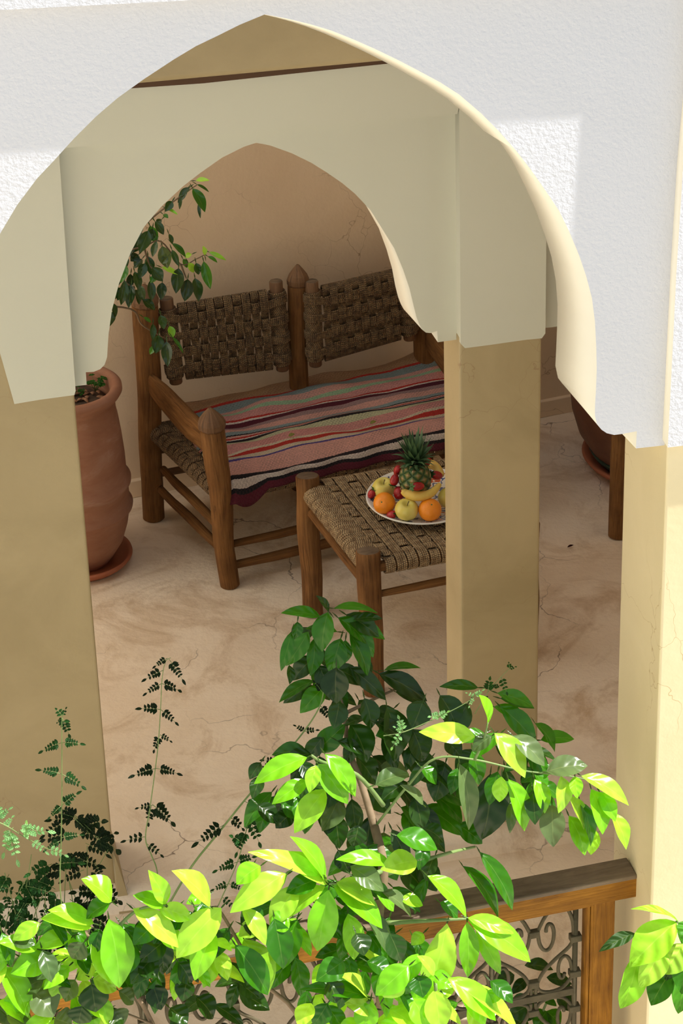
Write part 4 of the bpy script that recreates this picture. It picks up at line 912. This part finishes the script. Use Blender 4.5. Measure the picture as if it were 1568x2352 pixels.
# --- seedlings in the tall pot
def seedling(px, py, z, s, label):
    fol = newbm(); st_ = NB(); c = onZ(px, py + 12 * s / .03, z)
    for k in range(16):
        a = random.uniform(0, 6.28); h = random.uniform(.5, 1.3) * s; r = random.uniform(.2, .9) * s; tip = c + Vector((math.cos(a) * r, math.sin(a) * r, h * 1.1)); tube(st_, [c, c.lerp(tip, .5) + Vector((0, 0, .003)), tip], .0007, 4)
        for q in (-.8, 0, .8):
            d = Vector((math.cos(a + q), math.sin(a + q), -.1)); leaf(fol, tip, tip + d * .34 * s, .26 * s, (0, -.3, 1), jit((.16, .42, .06)), nL=4)
    t = thing('seedling', c, label, 'plant', 'weeds in the tall pot'); link('foliage', fol, M['leaf'], t); link('stem', st_, M['stem'], t)
seedling(219, 884, .645, .042, 'bright green feathery seedling near the rim of the tall pot'); seedling(180, 902, .645, .024, 'tiny clover-like seedling at the pillar side of the tall pot')

# --- jasmine vines with pinnate leaves
def pinnate(fol, st_, base, d, L, n=4, col=None, w=.40, toc=None):
    """base: place; d: unit direction; L: length"""
    d = Vector(d).normalized(); nn = toc or (TOC + Vector((0, 0, .4))).normalized(); s = d.cross(nn).normalized(); sag = Vector((0, 0, -1)) * L * .16
    pt = lambda t: base + d * L * t + sag * t * t
    tube(st_, [pt(0), pt(.35), pt(.7), pt(.95)], [.0009, .0008, .0006, .0004], 4)
    for i in range(n):
        t = .22 + .66 * i / n; ll = L * (.27 - .035 * i)
        for sg in (-1, 1):
            q = (d * .45 + s * sg + Vector((random.uniform(-.15, .15),) * 3)).normalized()
            leaf(fol, pt(t), pt(t) + q * ll, ll * w * 1.45, nn + Vector((random.uniform(-.3, .3),) * 3), jit(col), nL=4, droop=.04, shape=.9)
    leaf(fol, pt(.92), pt(.92) + (d + Vector((0, 0, -.3))).normalized() * L * .30, L * .11, nn, jit(col), nL=5, droop=.03)
DK = (.07, .17, .06); MG = (.13, .32, .12); MI = (.58, .80, .52)  # dark tone paints shaded shoots, pale mint paints sunlit sprigs
def vine(stem, Y, leaves, label, col, r=.0016, name='jasmine_vine'):
    fol = newbm(); st_ = NB(); br([tuple(p) for p in stem], Y, r, r * .5, st_, 6)
    Y0 = Y if not isinstance(Y, list) else sum(Y) / len(Y)
    for q in leaves:
        bx, by, tx, ty = q[:4]; B = P3(bx, by, Y0); T = P3(tx, ty, Y0 + random.uniform(-.03, .03)); pinnate(fol, st_, B, T - B, (T - B).length * .9, q[4] if len(q) > 4 else 4, col)
    t = thing(name, P3(*stem[0], Y0), label, 'vine', 'jasmine shoots climbing by the railing')
    link('foliage', fol, M['leaf_soft'], t); link('stem', st_, M['stem'], t)
random.seed(31)
vine([(372, 2140), (362, 2010), (348, 1965), (334, 1925), (345, 1850), (356, 1770), (364, 1700), (369, 1620), (372, 1560), (380, 1520), (392, 1511)], 5.42,
     [(388, 1514, 424, 1562, 5), (384, 1512, 352, 1528, 4), (374, 1540, 328, 1556, 4), (371, 1570, 330, 1590, 4), (371, 1570, 415, 1580, 4), (369, 1630, 316, 1619, 4), (369, 1630, 408, 1658, 4), (366, 1690, 352, 1722, 4), (368, 1688, 394, 1700, 3), (359, 1765, 299, 1775, 5), (359, 1765, 415, 1772, 5), (350, 1850, 312, 1852, 3), (350, 1848, 400, 1884, 5), (347, 1852, 340, 1890, 3), (335, 1922, 280, 1926, 3), (337, 1938, 374, 1962, 3)], 'tall dark jasmine shoot rising alone before the floor left of centre', DK)
vine([(150, 2140), (138, 2040), (140, 1940), (142, 1840), (142, 1740), (142, 1660), (143, 1628)], 5.40,
     [(143, 1645, 128, 1622, 2), (143, 1645, 152, 1622, 2), (143, 1650, 130, 1658, 3), (143, 1650, 160, 1685, 4), (142, 1706, 90, 1721, 5), (142, 1706, 191, 1702, 5), (142, 1778, 85, 1760, 5), (142, 1778, 195, 1803, 5), (142, 1850, 110, 1876, 5), (142, 1850, 181, 1812, 5), (140, 1925, 190, 1910, 5), (140, 1930, 100, 1950, 5)], 'slender green jasmine shoot standing against the left pillar', MG)
vine([(380, 2090), (440, 1990), (500, 1915), (560, 1840), (620, 1770), (690, 1690), (735, 1620), (745, 1560)], 5.40,
     [(517, 1893, 443, 1932, 5), (530, 1878, 560, 1900, 3), (560, 1840, 610, 1860, 3), (640, 1750, 590, 1770, 4), (640, 1750, 600, 1740, 3), (700, 1680, 676, 1662, 3), (700, 1680, 730, 1672, 3), (735, 1620, 760, 1650, 4), (740, 1590, 720, 1560, 4)], 'long jasmine stem slanting up to the right into the citrus leaves', DK, .0030)
vine([(470, 2150), (510, 2060), (545, 1980), (567, 1900), (575, 1860)], 5.36,
     [(572, 1880, 598, 1935, 4), (567, 1905, 540, 1960, 5), (560, 1940, 530, 1910, 4), (545, 1980, 490, 1995, 5), (545, 1980, 585, 1960, 4), (525, 2030, 485, 2040, 4), (525, 2030, 560, 2040, 4), (510, 2060, 540, 2085, 3), (500, 2080, 470, 2110, 3)], 'jasmine sprig with mid green leaflets left of the lower citrus leaves', MG)
for lab, x0, y0, n, c, yy, sd_ in (('dense dark jasmine clump at the foot of the left pillar', 60, 2120, 46, MG, 5.47, 3), ('darker jasmine clump spilling over the railing beside the left pillar', 190, 2060, 34, DK, 5.50, 8)):
    random.seed(sd_); fol = newbm(); st_ = NB()
    for k in range(n):
        bx = x0 + random.uniform(-85, 75) * (1.0 if c is MG else .55); by = y0 + random.uniform(-190, 120) * (.85 if c is MG else 1); B = P3(bx, by, yy + random.uniform(-.04, .04)); a = random.uniform(-.9, 4.0); T = P3(bx + 55 * math.cos(a), by + 38 * math.sin(a), yy + random.uniform(-.05, .05))
        pinnate(fol, st_, B, T - B, (T - B).length * 1.05, 4, c)
    for k in range(7): br([(x0 + random.uniform(-50, 50), 2300), (x0 + random.uniform(-50, 50), 2150), (x0 + random.uniform(-80, 70), 2000 + random.uniform(-60, 40))], yy, .0016, .0009, st_)
    t = thing('jasmine_bush', P3(x0, 2300, yy), lab, 'shrub', 'jasmine clumps at the left'); link('foliage', fol, M['leaf_soft'], t); link('stem', st_, M['stem'], t)
random.seed(40)
vine([(-20, 1880), (20, 1900), (60, 1925), (110, 1950)], 5.08, [(0, 1890, -10, 1830, 3), (10, 1900, 30, 1870, 4), (40, 1910, 122, 1900, 5), (60, 1920, 60, 1880, 3), (20, 1905, 42, 1978, 4), (30, 1900, 5, 1960, 4), (70, 1930, 110, 1955, 3), (110, 1950, 155, 1960, 3), (-5, 1880, 25, 1850, 4)], 'pale sunlit jasmine sprig at the left picture edge', MI)
vine([(880, 1690), (930, 1680), (1000, 1650), (1060, 1620), (1090, 1600)], 5.08, [(925, 1680, 915, 1640, 3), (920, 1685, 898, 1715, 3), (925, 1682, 905, 1665, 3), (1010, 1645, 985, 1640, 3), (1008, 1648, 1030, 1628, 3), (1090, 1600, 1110, 1580, 3), (1088, 1602, 1076, 1622, 3), (1090, 1600, 1070, 1588, 2)], 'thin sunlit jasmine runner crossing in front of the slim pillar base', MI, .0014)
vine([(1090, 1640), (1120, 1590), (1150, 1555), (1170, 1535)], 5.30, [(1120, 1590, 1125, 1550, 3), (1150, 1555, 1165, 1590, 3), (1168, 1537, 1185, 1528, 2), (1130, 1580, 1150, 1570, 3), (1170, 1535, 1168, 1518, 2), (1110, 1600, 1130, 1620, 3)], 'fine curling jasmine tip in front of the slim pillar', (.14, .34, .07), .0010)

# --- fallen petals
for (px, py, z, c, lab) in ((670, 1001, .437, (.62, .64, .36), 'pale yellow petal on the rug at the left near the bench front leg'), (857, 972, .437, (.62, .64, .36), 'pale yellow petal on the rug above the fruit plate'), (1310, 1256, .006, (.22, .03, .02), 'dark red petal lying on the floor right of the slim pillar')):
    bm = newbm(); p = onZ(px, py, z); leaf(bm, p - Vector((.012, 0, 0)), p + Vector((.012, .004, .004)), .014 if z > .1 else .008, (0, -.4, 1), c, nL=5)
    tag(link('petal', bm, M['leaf_soft']), lab, 'petal', 'fallen petals')
